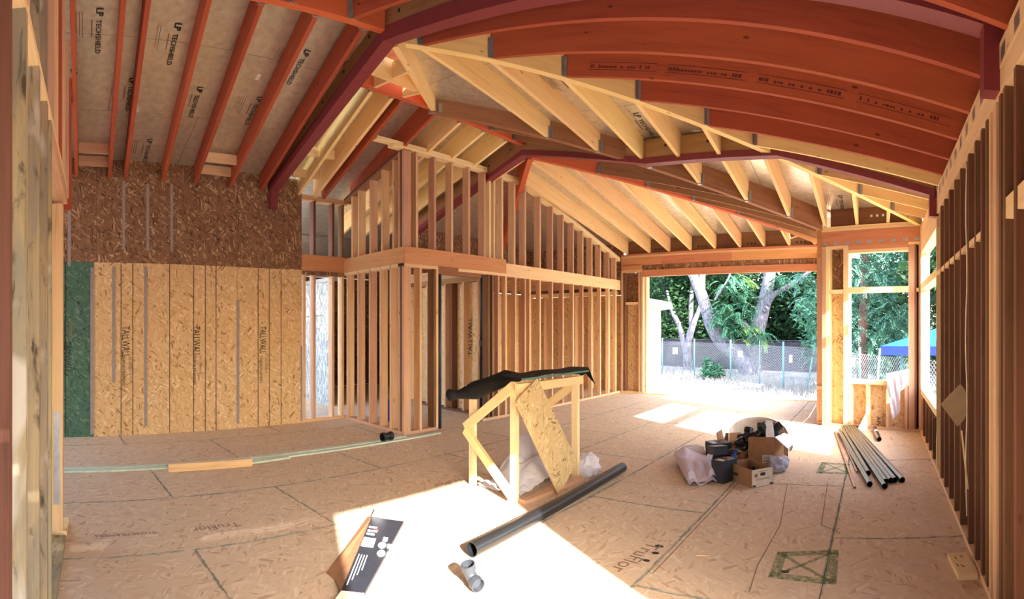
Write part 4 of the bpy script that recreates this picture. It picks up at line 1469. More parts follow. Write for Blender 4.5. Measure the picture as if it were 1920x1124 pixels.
# ---- heap of boxes and fittings
def open_box(name, label, c0, c1, c2, h, mat, cat='box', flaps=(), wall=.006, group=None, z=0.0, mats=None):
    """c0 near corner, c1 and c2 its neighbours on the floor; open at the top"""
    c0, c1, c2 = flat(c0, z), flat(c1, z), flat(c2, z)
    c3 = c1 + c2 - c0
    t = thing(name, label, cat, c0, group)
    prism('bottom', [c0, c1, c3, c2], Z * .005, mat, t)
    cen = (c0 + c3) / 2
    for k_, (a, b) in enumerate(((c0, c1), (c1, c3), (c3, c2), (c2, c0))):
        mt_ = mats[k_] if mats else mat
        n_ = nrm_left((b - a).normalized())
        if n_.dot(cen - a) < 0: n_ = -n_
        bar('side', a + n_ * wall / 2 + Z * .0, b + n_ * wall / 2, n_ * wall, Z * h, mt_, t)
    return t, (c0, c1, c2, c3)
lb, q = open_box('ledger_box', 'white open file box at the front of the pile', G(1410, 917), G(1365, 898), G(1450, 909), .185, M['card'], mats=(M['card'], M['card'], M['card'], M['cardw']))
c0, c1, c2, c3 = q
dx = (c2 - c0).normalized(); dn = V((dx.y, -dx.x, 0))
mid = (c0 + c2) / 2 + dn * .001
bar('hand_hole', mid + Z * .115 - dx * .03, mid + Z * .115 + dx * .03, dn * .002, Z * .03, M['ink'], lb)
for zz, w_ in ((.16, .06), (.085, .09), (.075, .09)): bar('printed_line', mid + Z * zz - dx * w_, mid + Z * zz + dx * w_, dn * .0015, Z * .004, M['inkf'], lb)
o = c0 + dx * .05 + dn * .001 + Z * .125
prism('printed_badge', [o + (dx * cos(a) + Z * sin(a)) * .022 for a in [2 * pi * k / 12 for k in range(12)]], dn * .001, M['inkf'], lb)
for s in (.1, .9): bar('printed_corner', c0.lerp(c2, s) - dx * .02 + dn * .001 + Z * .01, c0.lerp(c2, s) + dx * .02 + dn * .001 + Z * .01, dn * .0015, Z * .018, M['ink'], lb)
dl = (c1 - c0).normalized(); dm = V((-dl.y, dl.x, 0))
if dm.dot(c2 - c0) > 0: dm = -dm
bar('printed_label', c0 + dl * .05 + dm * .001 + Z * .05, c0 + dl * .09 + dm * .001 + Z * .05, dm * .0015, Z * .09, M['card'], lb)
bar('hand_hole', c0 + dl * .25 + dm * .001 + Z * .07, c0 + dl * .33 + dm * .001 + Z * .07, dm * .002, Z * .03, M['ink'], lb)
for k in range(4):
    p = c0.lerp(c3, .3 + .13 * k) + V((.03 * (-1) ** k, 0, 0))
    elbow(('black elbow lying %s in the white file box' % ('at the front', 'left of middle', 'right of middle', 'at the back')[k]), p + Z * .09, (cos(k * 2), sin(k * 2), .1), (-sin(k * 2), cos(k * 2), .3), .028, 'fittings in the white file box')

b0, b1 = G(1403, 878), G(1452, 878)
tbx, q = open_box('tall_carton', 'tall brown cardboard carton of black fittings with a white label', b0, b1, b0 + V((.07, .26, 0)), .36, M['card'])
c0, c1, c2, c3 = q
dx = (c1 - c0).normalized(); dn = V((dx.y, -dx.x, 0))
prism('flap', [c1 + Z * .36 - dx * .10, c1 + Z * .36, c1 + Z * .38 + dx * .0, c1 + Z * .55 - dx * .02, c1 + Z * .56 - dx * .10], dn * -.004, M['white'], tbx)
prism('flap', [c1 + Z * .36 + V((.002, 0, 0)), c3 + Z * .36, c3 + Z * .30 + V((.17, .0, 0)), c1 + Z * .22 + V((.16, .02, 0))], (.004, 0, .002), M['white'], tbx)
prism('label', [c1 - dx * .14 + Z * .06 + dn * .001, c1 - dx * .01 + Z * .06 + dn * .001, c1 - dx * .01 + Z * .15 + dn * .001, c1 - dx * .14 + Z * .15 + dn * .001], dn * .001, M['cardw'], tbx)
for k in range(4): bar('label_line', c1 - dx * .13 + Z * (.07 + .019 * k) + dn * .0022, c1 - dx * (.03 + .02 * (k % 2)) + Z * (.07 + .019 * k) + dn * .0022, dn * .0005, Z * .006, M['ink'], tbx)
fit = [((.15, .3, .36), (1, .2, .3), (0, .3, 1), .055, 'leftmost'), ((.5, .5, .37), (.3, -1, .2), (-.6, 0, 1), .06, 'middle'), ((.8, .6, .37), (-.5, .3, .6), (1, 0, .5), .05, 'rightmost'), ((.35, .8, .38), (1, -.4, .4), (.2, 1, .3), .05, 'rearmost')]
for (s, t_, z_), d0, d1, r_, nm in fit:
    p = c0 + (c1 - c0) * s + (c2 - c0) * t_ + Z * z_
    elbow('large black pipe elbow, %s on top of the tall carton' % nm, p, V(d0).normalized(), V(d1).normalized(), r_, 'black elbows on the tall carton')
# fittings spilling on the left of the tall carton
for k, (u, v, z_, d0, d1, lbq) in enumerate(((1392, 868, .30, (1, 0, .2), (0, .6, 1), 'upper black elbow left of the tall carton'), (1390, 872, .20, (.8, -.3, 0), (-.2, .8, .6), 'middle black elbow left of the tall carton'), (1385, 870, .24, (-.2, -.8, .2), (1, 0, .4), 'outer black elbow beside the arched cardboard'))):
    elbow(lbq, G(u, v) + Z * z_, V(d0).normalized(), V(d1).normalized(), .05, 'black elbows on the tall carton')
bc = thing('brown_paper_bag', 'crumpled brown paper bag left of the tall carton', 'bag', G(1388, 872))
blob('bag', G(1388, 870) + Z * .1, (.12, .11, .12), M['card'], bc, .3, 2.2, 9)
# arched sheet of corrugated card behind
def arch(i, j):
    a = lerp(radians(205), radians(-8), i)
    cx, cy, R = -1.47, 6.5, .38
    h = .47 * (sin(pi * min(1, max(0, (i * .92 + .06)))) ** .55)
    z = lerp(.01, max(.05, h), j)
    return V((cx + R * cos(a) * (1.0), cy + R * .8 * sin(a), z))
tag(sheetmesh('corrugated_sheet', 60, 6, arch, M['cardw'], thick=.006), 'arched strip of white corrugated cardboard standing behind the pile', 'cardboard')
vs_ = []
it = []
for k in range(26):
    i = .22 + .5 * k / 26
    a, b = arch(i, .02), arch(i, .97)
    it.append((a + V((.0, -.004, 0)), b + V((.0, -.004, 0)), V((.003, 0, 0)), V((0, -.003, 0))))
o_ = bpy.data.objects['corrugated_sheet']
multibar('flute', it, plain('flute_shadow_card', (188, 176, 158), .8), o_, kind='stuff')
# black cartons and an opened brown one
def carton(label, base, dx, ln, wd, h, z, tilt=0.0, band='red', name='black_carton'):
    base = V(base); dx = V((dx[0], dx[1], 0)).normalized(); dy = nrm_left(dx)
    t = thing(name, label, 'box', flat(base, z), 'black cartons in the pile')
    up = (Z + dx * tilt).normalized()
    a = base + Z * z
    d_ = (dx - Z * tilt).normalized()
    bar('body', a, a + d_ * ln, dy * wd, up * h, M['carddk'], t)
    bar('lid', a - d_ * .003 + up * (h * .72), a + d_ * (ln + .003) + up * (h * .72), dy * (wd + .008), up * (h * .29), M['carddk'], t)
    bar('label', a + d_ * .02 + up * (h * 1.011), a + d_ * .08 + up * (h * 1.011), dy * (wd * .6), up * .001, M['cardw'], t)
    bar('band', a + d_ * ln * .6 + up * (h * 1.011), a + d_ * ln * .8 + up * (h * 1.011), dy * (wd * .5), up * .001, M[band], t)
    return t
carton('upright black carton at the back left of the pile', G(1330, 872), (.7, .7), .24, .2, .26, 0)
carton('black carton with pale label standing beside the white file box', G(1345, 906), (.4, .9), .22, .16, .23, 0)
carton('black carton lying tilted on top of the others', G(1352, 896), (-.6, .75), .2, .16, .09, .25, .15)
ob, q = open_box('opened_carton', 'small opened brown carton behind the black cartons', G(1347, 868), G(1378, 866), G(1347, 868) + V((.0, .24, 0)), .22, M['card'])
c0, c1, c2, c3 = q
prism('flap', [c1 + Z * .22, c3 + Z * .22, c3 + Z * .27 + V((.12, .0, 0)), c1 + Z * .27 + V((.12, 0, 0))], (0, 0, .004), M['card'], ob)
prism('flap', [c0 + Z * .22, c2 + Z * .22, c2 + Z * .36 + V((-.03, 0, 0)), c0 + Z * .36 + V((-.03, 0, 0))], (.004, 0, 0), M['card'], ob)
prism('flap', [c2 + Z * .22, c3 + Z * .22, c3 + Z * .3 + V((0, .06, 0)), c2 + Z * .3 + V((0, .06, 0))], (0, .004, 0), M['card'], ob)
tl = thing('cordless_tool', 'dark blue and black power tool lying on the pile', 'tool', G(1375, 885))
p = G(1372, 884) + Z * .21
tube('body', [p + V((-.07, 0, 0)), p + V((-.02, 0, .01)), p + V((.05, .02, .01)), p + V((.10, .03, 0))], [.02, .034, .032, .018], M['carddk'], tl, 14)
tube('handle', [p + V((.03, .01, 0)), p + V((.05, -.06, -.02)), p + V((.055, -.09, -.03))], [.022, .02, .024], M['blue'], tl, 12)
bar('battery', p + V((.02, -.12, -.05)), p + V((.1, -.12, -.05)), (0, .05, 0), (0, 0, .04), M['black'], tl)
# folded paper sack
def sack(i, j):
    a, b, c_, d_ = G(1263, 868), G(1291, 913), G(1342, 905), G(1330, 872)
    p = (a * (1 - i) + d_ * i) * (1 - j) + (b * (1 - i) + c_ * i) * j
    q_ = V((i * 2, j * 2, 0))
    h = .04 + .16 * (1 - j) * (1 - abs(2 * i - .6) * .45) + .04 * abs(nz3(q_, 1.4, 1)) + .09 * max(0, sin(i * 8 + .6)) * j ** 2
    if i in (0, 1) or j in (0, 1): h *= .55
    return V((p.x, p.y, max(.008, h)))
sk_ = thing('paper_sack', 'folded lavender-white paper sheeting at the left of the pile', 'paper', G(1300, 895))
sheetmesh('top_fold', 22, 16, sack, M['paper'], sk_, .004)
def sack2(i, j):
    p = sack(i, .45 + .55 * j)
    return V((p.x + .02, p.y - .02, max(.004, p.z * .45 + .02 * sin(i * 11))))
sheetmesh('lower_fold', 16, 6, sack2, M['paper'], sk_, .004)
prism('raised_corner', [G(1318, 890) + Z * .06, G(1330, 880) + Z * .25, G(1338, 880) + Z * .22, G(1330, 890) + Z * .05], (.004, .004, 0), M['paper'], sk_)
pb = thing('plastic_bag', 'clear plastic bag of small fittings at the back left of the pile', 'plastic', G(1300, 868))
blob('film', G(1300, 866) + Z * .09, (.15, .12, .11), M['film'], pb, .35, 2.4, 4)
hub('coupling', G(1292, 868) + Z * .12, (.2, -1, .3), .022, .05, .004, M['black'], pb)
pb = thing('plastic_bag', 'grey plastic bag right of the white file box', 'plastic', G(1460, 886))
blob('film', G(1460, 884) + Z * .075, (.11, .13, .09), plastic('grey_plastic_film', (176, 176, 190), .2), pb, .35, 2.6, 6)
p = G(1476, 845) + Z * .06
cp = thing('pipe_coupling', 'black pipe coupling on the floor right of the pile', 'pipe fitting', G(1474, 844))
dd = V((.35, -.9, 0)).normalized()
revolve('sleeve', [(p - dd * .06, .045), (p - dd * .06, .058), (p - dd * .01, .058), (p, .062), (p + dd * .07, .062), (p + dd * .07, .05), (p, .05), (p - dd * .06, .045)], dd, M['greyabs'], cp, 24)
# scraps of wood on the floor
for u, v, r_, ln, lbq in ((1304, 1042, .3, .09, 'reddish wood splinter on floor near the printed lettering'), (1430, 995, 1.0, .05, 'small dark wood chip in the middle of the shaded floor'), (1515, 908, 2.0, .03, 'small wood chip between the file box and pipes')):
    p = G(u, v)
    zboard('wood_chip', p, p + V((cos(r_), sin(r_), 0)) * ln, .016, .006, 'stud', lbq, 'wood chip')

# ------------------------------------------------------------------ outside
GZ = -0.8
gr = mesh('ground', [(-70, -40, GZ), (60, -40, GZ), (60, 110, GZ), (-70, 110, GZ)], [(0, 1, 2, 3)], M['dirt'], kind='structure')
def PO(u, d, z=GZ):
    p = P(u, 700, d)
    return V((p.x, p.y, z))
# board fence
fa, fb = PO(1150, 36), PO(1800, 27)
bf = thing('board_fence', 'weathered grey board fence behind the trees', 'fence', flat((fa + fb) / 2, GZ))
n_ = 150
it = []
for k in range(n_):
    a = fa.lerp(fb, k / n_)
    b = fa.lerp(fb, (k + .94) / n_)
    m_ = (a + b) / 2
    it.append((m_, m_ + Z * (1.62 + .03 * random.random()), b - a, V((0, .02, 0))))
multibar('fence_boards', it, M['fencewood'], bf, kind='stuff')
bar('cap_rail', fa + Z * 1.66, fb + Z * 1.66, V((0, .1, 0)), Z * .05, M['fencewood'], bf)
bar('fence_rail', fa + Z * 1.3 + V((0, -.03, 0)), fb + Z * 1.3 + V((0, -.03, 0)), V((0, .04, 0)), Z * .09, M['fencewood'], bf)
# chain-link fence on steel posts
line = [PO(1205, 29.5), PO(1242, 28), PO(1302, 26.2), PO(1370, 24.2), PO(1424, 22.4), PO(1469, 21), PO(1512, 19.6), PO(1560, 17.4), PO(1612, 15.2), PO(1690, 13.2), PO(1765, 12), PO(1850, 11.2)]
cf = thing('chain_link_fence', 'chain-link fence on painted steel posts across the yard', 'fence', flat(line[5], GZ))
for k, p in enumerate(line):
    lean = V((.32, 0, 0)) if k == 6 else V((0, 0, 0))
    tube('post', [p, p + Z * 1.86 + lean], .035 if k not in (4,) else .02, M['postgrn'], cf, 8)
vs_, fs = [], []
for p, q in zip(line, line[1:]):
    L = (q - p).length
    d = (q - p).normalized()
    n2 = nrm_left(d) * .006
    hgt = 1.6
    s = -hgt
    while s < L:
        for sg in (1, -1):
            # one diagonal wire clipped to this bay
            x0, x1 = (s, s + hgt) if sg > 0 else (s + hgt, s)
            z0, z1 = 0.08, 0.08 + hgt
            def cl(x0, z0, x1, z1):
                a, b = 0.0, 1.0
                for c0_, dc in ((x0, x1 - x0), (L - x0, -(x1 - x0))):
                    if abs(dc) < 1e-9: continue
                    t = -c0_ / dc
                    if dc > 0: a = max(a, t)
                    else: b = min(b, t)
                return (a, b)
            a, b = cl(x0, z0, x1, z1)
            if b > a:
                A0 = p + d * lerp(x0, x1, a) + Z * lerp(z0, z1, a)
                B0 = p + d * lerp(x0, x1, b) + Z * lerp(z0, z1, b)
                slab_raw(vs_, fs, A0, B0, V((0, 0, .008)), n2)
        s += .115
mesh('wire_mesh', vs_, fs, M['galv'], cf, kind='stuff')
for u, v0, v1, u0, u1, d, lbq in ((1266, 652, 664, 1262, 1271, 26.9, 'white notice sheet on the chain-link fence beside the forked tree'), (1388, 658, 669, 1384, 1393, 23.4, 'white notice sheet on the fence in front of the leaning limb'),
                              (1483, 666, 680, 1480, 1486, 20.4, 'narrow white notice sheet on the fence right of the large tree'), (1596, 671, 688, 1590, 1603, 15.6, 'white notice sheet on the fence seen through the bay window')):
    a, b = P(u0, (v0 + v1) / 2, d), P(u1, (v0 + v1) / 2, d)
    h = (v1 - v0) * d / F
    tag(bar('notice', a - Z * h / 2 + V((0, -.05, 0)), b - Z * h / 2 + V((0, -.05, 0)), V((0, .01, 0)), Z * h, M['white']), lbq, 'sign', 'notices on the chain-link fence')

# ---- leaves and trees
def leafmesh(name, blobs, n, size, mat, parent, seed=1, flatz=.55, shell=.55, **kw):
    rnd = random.Random(seed)
    vs_, fs = [], []
    tot = sum(r[0] * r[1] * r[2] for c_, r in blobs) 
    for c_, r in blobs:
        k = max(4, int(n * (r[0] * r[1] * r[2]) / tot))
        for _ in range(k):
            v = V((rnd.gauss(0, 1), rnd.gauss(0, 1), rnd.gauss(0, 1))).normalized()
            f = shell + (1 - shell) * rnd.random()
            p = V(c_) + V((v.x * r[0], v.y * r[1], v.z * r[2])) * f
            a = V((rnd.uniform(-1, 1), rnd.uniform(-1, 1), rnd.uniform(-1, 1) * flatz)).normalized()
            b = a.cross(V((rnd.uniform(-1, 1), rnd.uniform(-1, 1), rnd.uniform(-1, 1)))).normalized()
            s = size * rnd.uniform(.6, 1.3)
            i0 = len(vs_)
            vs_ += [p - a * s, p + b * s * .42, p + a * s, p - b * s * .42]
            fs.append((i0, i0 + 1, i0 + 2, i0 + 3))
    return mesh(name, vs_, fs, mat, parent, kind='stuff', **kw)

def fronds(name, anchors, n, ln, mat, parent, seed=1, droop=.6, leaf=.12, spread=1.0):
    """feathery sprays: a drooping rib with leaflets on both sides"""
    rnd = random.Random(seed)
    vs_, fs = [], []
    for _ in range(n):
        c_, r = anchors[rnd.randrange(len(anchors))]
        p = V(c_) + V((rnd.gauss(0, .5) * r, rnd.gauss(0, .5) * r, rnd.gauss(0, .5) * r))
        az = rnd.uniform(0, 2 * pi)
        d = V((cos(az), sin(az), rnd.uniform(-.3, .4))).normalized()
        L = ln * rnd.uniform(.6, 1.2)
        m_ = 11
        for k in range(m_):
            t = (k + .5) / m_
            q = p + d * L * t * spread - Z * droop * L * t * t
            tan_ = (d * spread - Z * 2 * droop * t).normalized()
            sd_ = tan_.cross(Z)
            if sd_.length < .05: sd_ = V((1, 0, 0))
            sd_.normalize()
            for sg in (-1, 1):
                e = (sd_ * sg * .8 + tan_ * .55 - Z * .25).normalized()
                wv = tan_ * leaf * .16
                l_ = leaf * (1.1 - .5 * t) * rnd.uniform(.8, 1.2)
                i0 = len(vs_)
                vs_ += [q, q + e * l_ * .5 + wv, q + e * l_, q + e * l_ * .5 - wv]
                fs.append((i0, i0 + 1, i0 + 2, i0 + 3))
    return mesh(name, vs_, fs, mat, parent, kind='stuff')

def spline(pts_, n=5):
    pts_ = [V(p) for p in pts_]
    out = []
    for i in range(len(pts_) - 1):
        p0, p1, p2, p3 = pts_[max(i - 1, 0)], pts_[i], pts_[i + 1], pts_[min(i + 2, len(pts_) - 1)]
        for k in range(n):
            t = k / n
            out.append(.5 * ((2 * p1) + (p2 - p0) * t + (2 * p0 - 5 * p1 + 4 * p2 - p3) * t * t + (3 * p1 - p0 - 3 * p2 + p3) * t ** 3))
    out.append(pts_[-1])
    return out
def limb(name, uvs, d, rads, parent, mat='bark', dd=0.0):
    p_ = [P(u, v, d + dd * i) for i, (u, v) in enumerate(uvs)]
    sp_ = spline(p_, 5)
    rr = []
    for i in range(len(sp_)):
        t = i / 5
        k = min(int(t), len(rads) - 2)
        rr.append(lerp(rads[k], rads[k + 1], t - k))
    return tube(name, sp_, rr, M[mat], parent, 12)

DT = 27.0
bt = thing('shade_tree', 'large pale-barked tree with a leaning limb in the door opening', 'tree', PO(1408, DT))
limb('trunk', [(1408, 708), (1409, 690), (1413, 660), (1419, 625), (1428, 590), (1436, 555), (1443, 515), (1448, 470), (1452, 420)], DT, [.62, .5, .42, .38, .36, .33, .30, .26, .2], bt)
limb('limb', [(1404, 704), (1394, 682), (1375, 660), (1352, 640), (1335, 612), (1324, 580), (1315, 552), (1303, 525), (1290, 495), (1275, 450)], DT - .2, [.45, .42, .4, .36, .34, .3, .29, .24, .2, .14], bt)
limb('branch', [(1315, 552), (1316, 530), (1317, 505), (1322, 460)], DT - .2, [.2, .17, .16, .1], bt)
limb('branch', [(1437, 572), (1448, 556), (1460, 547), (1478, 537), (1500, 523), (1530, 500)], DT - .2, [.17, .15, .13, .13, .11, .07], bt)
limb('branch', [(1410, 622), (1397, 610), (1386, 602)], DT - .6, [.13, .13, .12], bt)
limb('branch', [(1340, 563), (1352, 545), (1364, 526), (1372, 505)], DT - .8, [.06, .06, .05, .03], bt)
kn = P(1435, 580, DT - .42)
revolve('knot', [(kn + V((0, .1, 0)), .17), (kn, .17), (kn + V((0, -.03, 0)), .13), (kn + V((0, -.02, 0)), .06), (kn + V((0, .05, 0)), .03)], V((0, -1, 0)), M['bark'], bt, 14)
kn = P(1365, 643, DT - .6)
revolve('knot', [(kn + V((0, .1, 0)), .13), (kn, .13), (kn + V((0, -.03, 0)), .09), (kn + V((0, .05, 0)), .03)], V((0, -1, 0)), M['bark'], bt, 12)
an = []
for u, v, r_ in ((1342, 592, .45), (1350, 606, .5), (1366, 590, .6), (1378, 575, .6), (1392, 585, .6), (1398, 560, .5), (1385, 602, .5), (1372, 612, .4), (1422, 622, .3), (1432, 630, .3), (1466, 530, .4), (1456, 522, .3), (1390, 540, .5), (1358, 536, .4), (1376, 522, .4), (1350, 570, .4)):
    an.append((P(u, v, DT - 1.0), r_))
fronds('sprays', an, 240, .75, M['leaf_mid'], bt, 5, .7, .2)
fronds('lit_sprays', [(P(u, v, DT - 1.0), .25) for u, v in ((1395, 637), (1430, 642), (1405, 612), (1370, 580), (1402, 522))], 26, .5, M['leaf_lime'], bt, 8, .8, .2)  # sunlit leaves, their light carried by the lime colour
crown = [(P(u, v, DT + 1.0), (2.6, 2.2, 1.6)) for u, v in ((1300, 440), (1360, 430), (1420, 400), (1480, 430), (1540, 450))]
leafmesh('crown', crown, 5000, .2, M['leaf_mid'], bt, 3)

st = thing('forked_tree', 'smaller forked pale tree left of the large one', 'tree', PO(1290, 29.5))
limb('trunk', [(1291, 697), (1290, 680), (1287, 660), (1281, 640), (1274, 612), (1264, 592), (1257, 572), (1250, 545)], 29.5, [.3, .27, .2, .17, .14, .13, .1, .06], st)
limb('limb', [(1290, 680), (1289, 655), (1293, 630), (1300, 608), (1309, 585), (1316, 560)], 29.4, [.24, .2, .2, .17, .12, .06], st)
limb('limb', [(1297, 612), (1295, 590), (1296, 560), (1298, 530)], 29.6, [.16, .15, .13, .08], st)
leafmesh('crown', [(P(u, v, 30.5), (1.8, 1.4, 1.1)) for u, v in ((1250, 545), (1290, 528), (1320, 530), (1270, 575))], 3600, .16, M['leaf_dark'], st, 13)

def bushy(label, u, d, blobs, n, size, mat, seed, name='evergreen_tree'):
    t = thing(name, label, 'tree', PO(u, d), 'trees beyond the fences')
    tube('trunk', [PO(u, d), PO(u, d, 2.5), PO(u, d, 4.5)], [.25, .2, .1], M['bark'], t, 8)
    leafmesh('foliage', [(P(a, b, d + c_), r) for a, b, c_, r in blobs], n, size, M[mat], t, seed, shell=.3)
    return t
R3 = (2.6, 2.0, 2.0)
bushy('dark evergreen behind the shed roof', 1230, 40, [(1215, 520, 0, (2.4, 2, 1.7)), (1245, 545, 1, R3), (1225, 590, 0, R3), (1255, 610, 0, R3), (1230, 640, 0, R3), (1265, 500, 1, R3)], 8500, .2, 'leaf_dark', 21)
bushy('dark evergreen behind the forked tree', 1300, 41, [(1290, 545, 0, R3), (1320, 560, 0, R3), (1300, 640, 0, (3.4, 2, 1.3)), (1330, 520, 0, R3), (1275, 650, 0, (2, 2, 1)), (1310, 490, 0, R3)], 10000, .2, 'leaf_dark', 22)
bushy('dark evergreen between the two large limbs', 1370, 39, [(1350, 560, 0, R3), (1380, 600, 0, R3), (1360, 640, 0, (3, 2, 1.3)), (1390, 640, 0, (3, 2, 1.2)), (1390, 545, 0, R3), (1360, 500, 0, R3)], 10000, .2, 'leaf_dark', 23)
bushy('dark evergreen right of the large trunk', 1460, 36, [(1455, 570, 0, R3), (1485, 590, 0, R3), (1460, 625, 0, R3), (1500, 630, 0, R3), (1490, 560, 0, R3), (1450, 655, 0, (2.4, 2, 1)), (1470, 520, 0, R3)], 13000, .18, 'leaf_dark', 24)
bushy('dark evergreen behind the bay post', 1530, 34, [(1520, 570, 0, R3), (1530, 610, 0, R3), (1545, 640, 0, R3), (1525, 660, 0, (2, 2, .8)), (1560, 560, 0, R3), (1530, 520, 0, R3)], 10000, .18, 'leaf_dark', 25)
bushy('dark evergreen behind the feathery conifer', 1650, 30, [(1610, 560, 0, R3), (1650, 600, 0, R3), (1690, 560, 0, R3), (1640, 660, 0, R3), (1700, 640, 0, R3), (1600, 640, 0, R3), (1650, 500, 0, R3), (1720, 520, 0, R3), (1760, 580, 0, R3), (1760, 500, 0, R3)], 13000, .17, 'leaf_dark', 26)
lm = thing('lime_shrub', 'sunlit lime green shrub behind the board fence', 'shrub', PO(1322, 43))
leafmesh('foliage', [(P(1322, 606, 43), (2.0, 1, .9)), (P(1275, 606, 43), (1.4, 1, .7)), (P(1248, 604, 43), (.8, 1, .5))], 1300, .2, M['leaf_lime'], lm, 31)

for k, (x, y, lbq) in enumerate(((3.6, 17.5, 'dense evergreen just past the right wall window'), (6.0, 21.0, 'dense evergreen second from the right wall window'), (8.5, 24.5, 'dense evergreen farthest past the right wall window'))):
    t = thing('evergreen_tree', lbq, 'tree', (x, y, GZ), 'trees beyond the fences')
    tube('trunk', [(x, y, GZ), (x, y, 3), (x, y, 7)], [.25, .2, .1], M['bark'], t, 8)
    leafmesh('foliage', [(V((x + 1.2 * sin(q * 2.1), y + 1.2 * cos(q * 2.1), .9 + q * 1.15)), (2.2, 2.0, 1.3)) for q in range(8)], 9000, .2, M['leaf_dark'], t, 50 + k, shell=.2)
# feathery conifer outside the bay window
cn = thing('feathery_conifer', 'feathery blue-green conifer filling the bay window', 'tree', PO(1616, 19))
tube('trunk', [PO(1616, 19), PO(1618, 19, 1.5), PO(1622, 19, 4), PO(1626, 19, 8)], [.2, .18, .14, .06], wood('red_bark', (150, 104, 96), (96, 62, 58), .2, .1), cn, 10)
an = []
rnd = random.Random(4)
for k in range(120):
    z = rnd.uniform(.1, 5.2)
    u = rnd.uniform(1560, 1730)
    an.append((P(u, 613, 18.2 + rnd.uniform(-.7, .9)) + Z * (z - 1.65), .4))
fronds('sprays', an, 1000, .6, M['leaf_teal'], cn, 9, .75, .15)
leafmesh('inner_foliage', [(P(u, v, 19.6), (1.0, .6, .9)) for u, v in ((1570, 560), (1600, 500), (1640, 560), (1690, 500), (1680, 600), (1610, 640), (1660, 670), (1710, 660), (1530, 590), (1545, 640))], 4200, .1, M['leaf_mid'], cn, 10)
cn2 = thing('feathery_conifer', 'feathery conifer branches at the right of the door opening', 'tree', PO(1534, 24))
tube('trunk', [PO(1546, 24), PO(1546, 24, 6)], [.2, .1], M['bark'], cn2, 8)
fronds('sprays', [(P(u, v, 23), .5) for u, v in ((1515, 530), (1525, 555), (1510, 570), (1530, 590), (1520, 610), (1535, 630), (1532, 660), (1505, 520))], 150, .6, M['leaf_teal'], cn2, 12, .7, .18)

# weeds and dry grass
wd_ = thing('weed_bush', 'low leafy weed growing along the chain-link fence', 'shrub', PO(1335, 24.6))
leafmesh('foliage', [(PO(1335, 24.6, GZ + .32), (.62, .4, .32)), (PO(1328, 24.8, GZ + .7), (.3, .3, .35)), (PO(1345, 24.4, GZ + .45), (.35, .3, .3))], 700, .1, M['leaf_mid'], wd_, 41)
tube('stem', [PO(1333, 24.6), PO(1331, 24.6, GZ + .8)], .02, M['bark'], wd_, 6)
vs_, fs = [], []
rnd = random.Random(12)
for _ in range(9000):
    u = rnd.uniform(1190, 1720)
    t = (u - 1242) / (1520 - 1242)
    d = lerp(27.5, 19.5, t) + rnd.gauss(0, 1.6) + rnd.random() ** 2 * 3
    if d < 9: continue
    p = PO(u, d)
    h = rnd.uniform(.06, .26)
    a = rnd.uniform(0, 2 * pi)
    s = V((cos(a), sin(a), 0)) * .022
    tip = p + Z * h + V((rnd.gauss(0, .1), rnd.gauss(0, .1), 0))
    i0 = len(vs_)
    vs_ += [p - s, p + s, tip]
    fs.append((i0, i0 + 1, i0 + 2))
tag(mesh('dry_grass', vs_, fs, M['straw'], kind='stuff'), 'dry straw-coloured grass along the foot of the chain-link fence', 'grass')

# ---- shed, canopy, lumber
sh = thing('shed', 'white garden shed with a low sloping roof at the left of the opening', 'shed', PO(1210, 16))
DS = 16.0
s1 = PO(1239, DS)
s0 = s1 + V((-3.2, -.3, 0))
prism('wall', [s0, s1, s1 + Z * 3.02, s0 + Z * 3.6], V((-1.75, 2.6, 0)), M['stucco'], sh)
ra, rb = s1 + V((.43, -.25, 2.96)), s0 + V((-.2, -.35, 3.68))
bar('roof', rb, ra, V((0, .0, 0)) + V((0, 1, 0)) * .04, Z * .2, M['stucco'], sh, label='white fascia board')
bar('roof_deck', rb + V((-.9, 1.4, .02)), ra + V((-.9, 1.4, .02)), V((-1.8, 2.7, 0)), Z * .16, M['stucco'], sh)
tn = thing('canopy_tent', 'blue pop-up canopy tent beyond the bay window', 'tent', PO(1665, 12.2))
c0 = P(1650, 650, 12.4)
ex_, ey_ = V((.96, -.25, 0)) * 2.5, V((.25, .96, 0)) * 2.5
cs = [c0, c0 + ex_, c0 + ex_ + ey_, c0 + ey_]
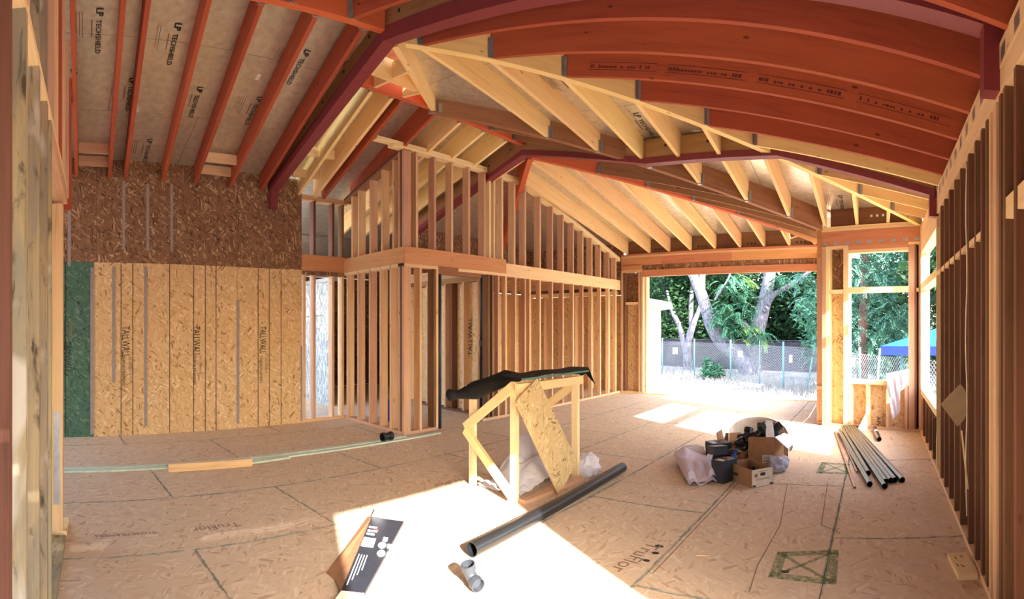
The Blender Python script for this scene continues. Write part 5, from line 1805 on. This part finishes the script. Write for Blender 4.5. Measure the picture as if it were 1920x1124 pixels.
pk = c0 + ex_ / 2 + ey_ / 2 + Z * .45
def mem(i, j):
    q = cs[0] * (1 - i) * (1 - j) + cs[1] * i * (1 - j) + cs[2] * i * j + cs[3] * (1 - i) * j
    r_ = 1 - max(abs(2 * i - 1), abs(2 * j - 1))
    return q + Z * (.45 * r_ + .0)
sheetmesh('canopy', 12, 12, mem, M['tent'], tn, .006)
for a, b in zip(cs, cs[1:] + cs[:1]):
    bar('valance', a - Z * .2, b - Z * .2, (b - a).cross(Z).normalized() * .01, Z * .21, M['tentv'], tn)
for k, p in enumerate(cs):
    ft = flat(p, GZ) + (V((-.16, -.02, 0)) if k == 0 else V((0, 0, 0)))
    tube('leg', [ft, p - Z * .05], .02, M['white'], tn, 8)
tube('leg', [c0 + V((.08, .1, -2.4 + .0)) * 1, c0 + V((.09, .1, -.1))], .018, M['white'], tn, 8) if False else None
ls = thing('slat_bundle', 'small bundle of pale slats lying on the dirt yard', 'lumber', PO(1412, 21.8))
for k in range(4):
    for r_ in range(2):
        a = PO(1392, 22.6 - .09 * k, GZ + .01 + .05 * r_) + V((0, -.12 * k, 0)); b = PO(1432, 21.6, GZ + .01 + .05 * r_) + V((0, -.12 * k, 0))
        bar('slat', a, b, nrm_left(dirn(a, b)) * .1, Z * .045, M['grn'], ls)
for k, lbq in enumerate(('nearest long board lying just outside the door opening', 'middle long board of three outside the door opening', 'farthest long board of three outside the door opening')):
    a, b = PO(1318 - 4 * k, 13.9 + .22 * k), PO(1486 + 3 * k, 13.3 + .22 * k)
    t = bar('long_board', flat(a, -.34), flat(b, -.34), nrm_left(dirn(a, b)) * .18, Z * .05, M['grn'])
    tag(t, lbq, 'lumber', 'long boards outside the door opening')
for k, u in enumerate((1345, 1400, 1455)):
    a = PO(u, 13.3)
    tag(bar('support_block', flat(a, GZ), flat(a, GZ) + Z * .455, V((.2, 0, 0)), V((0, .9, 0)), M['stud']), 'low wooden cribbing, %s of three under the long boards' % ('first', 'second', 'third')[k], 'lumber', 'cribbing under the long boards')
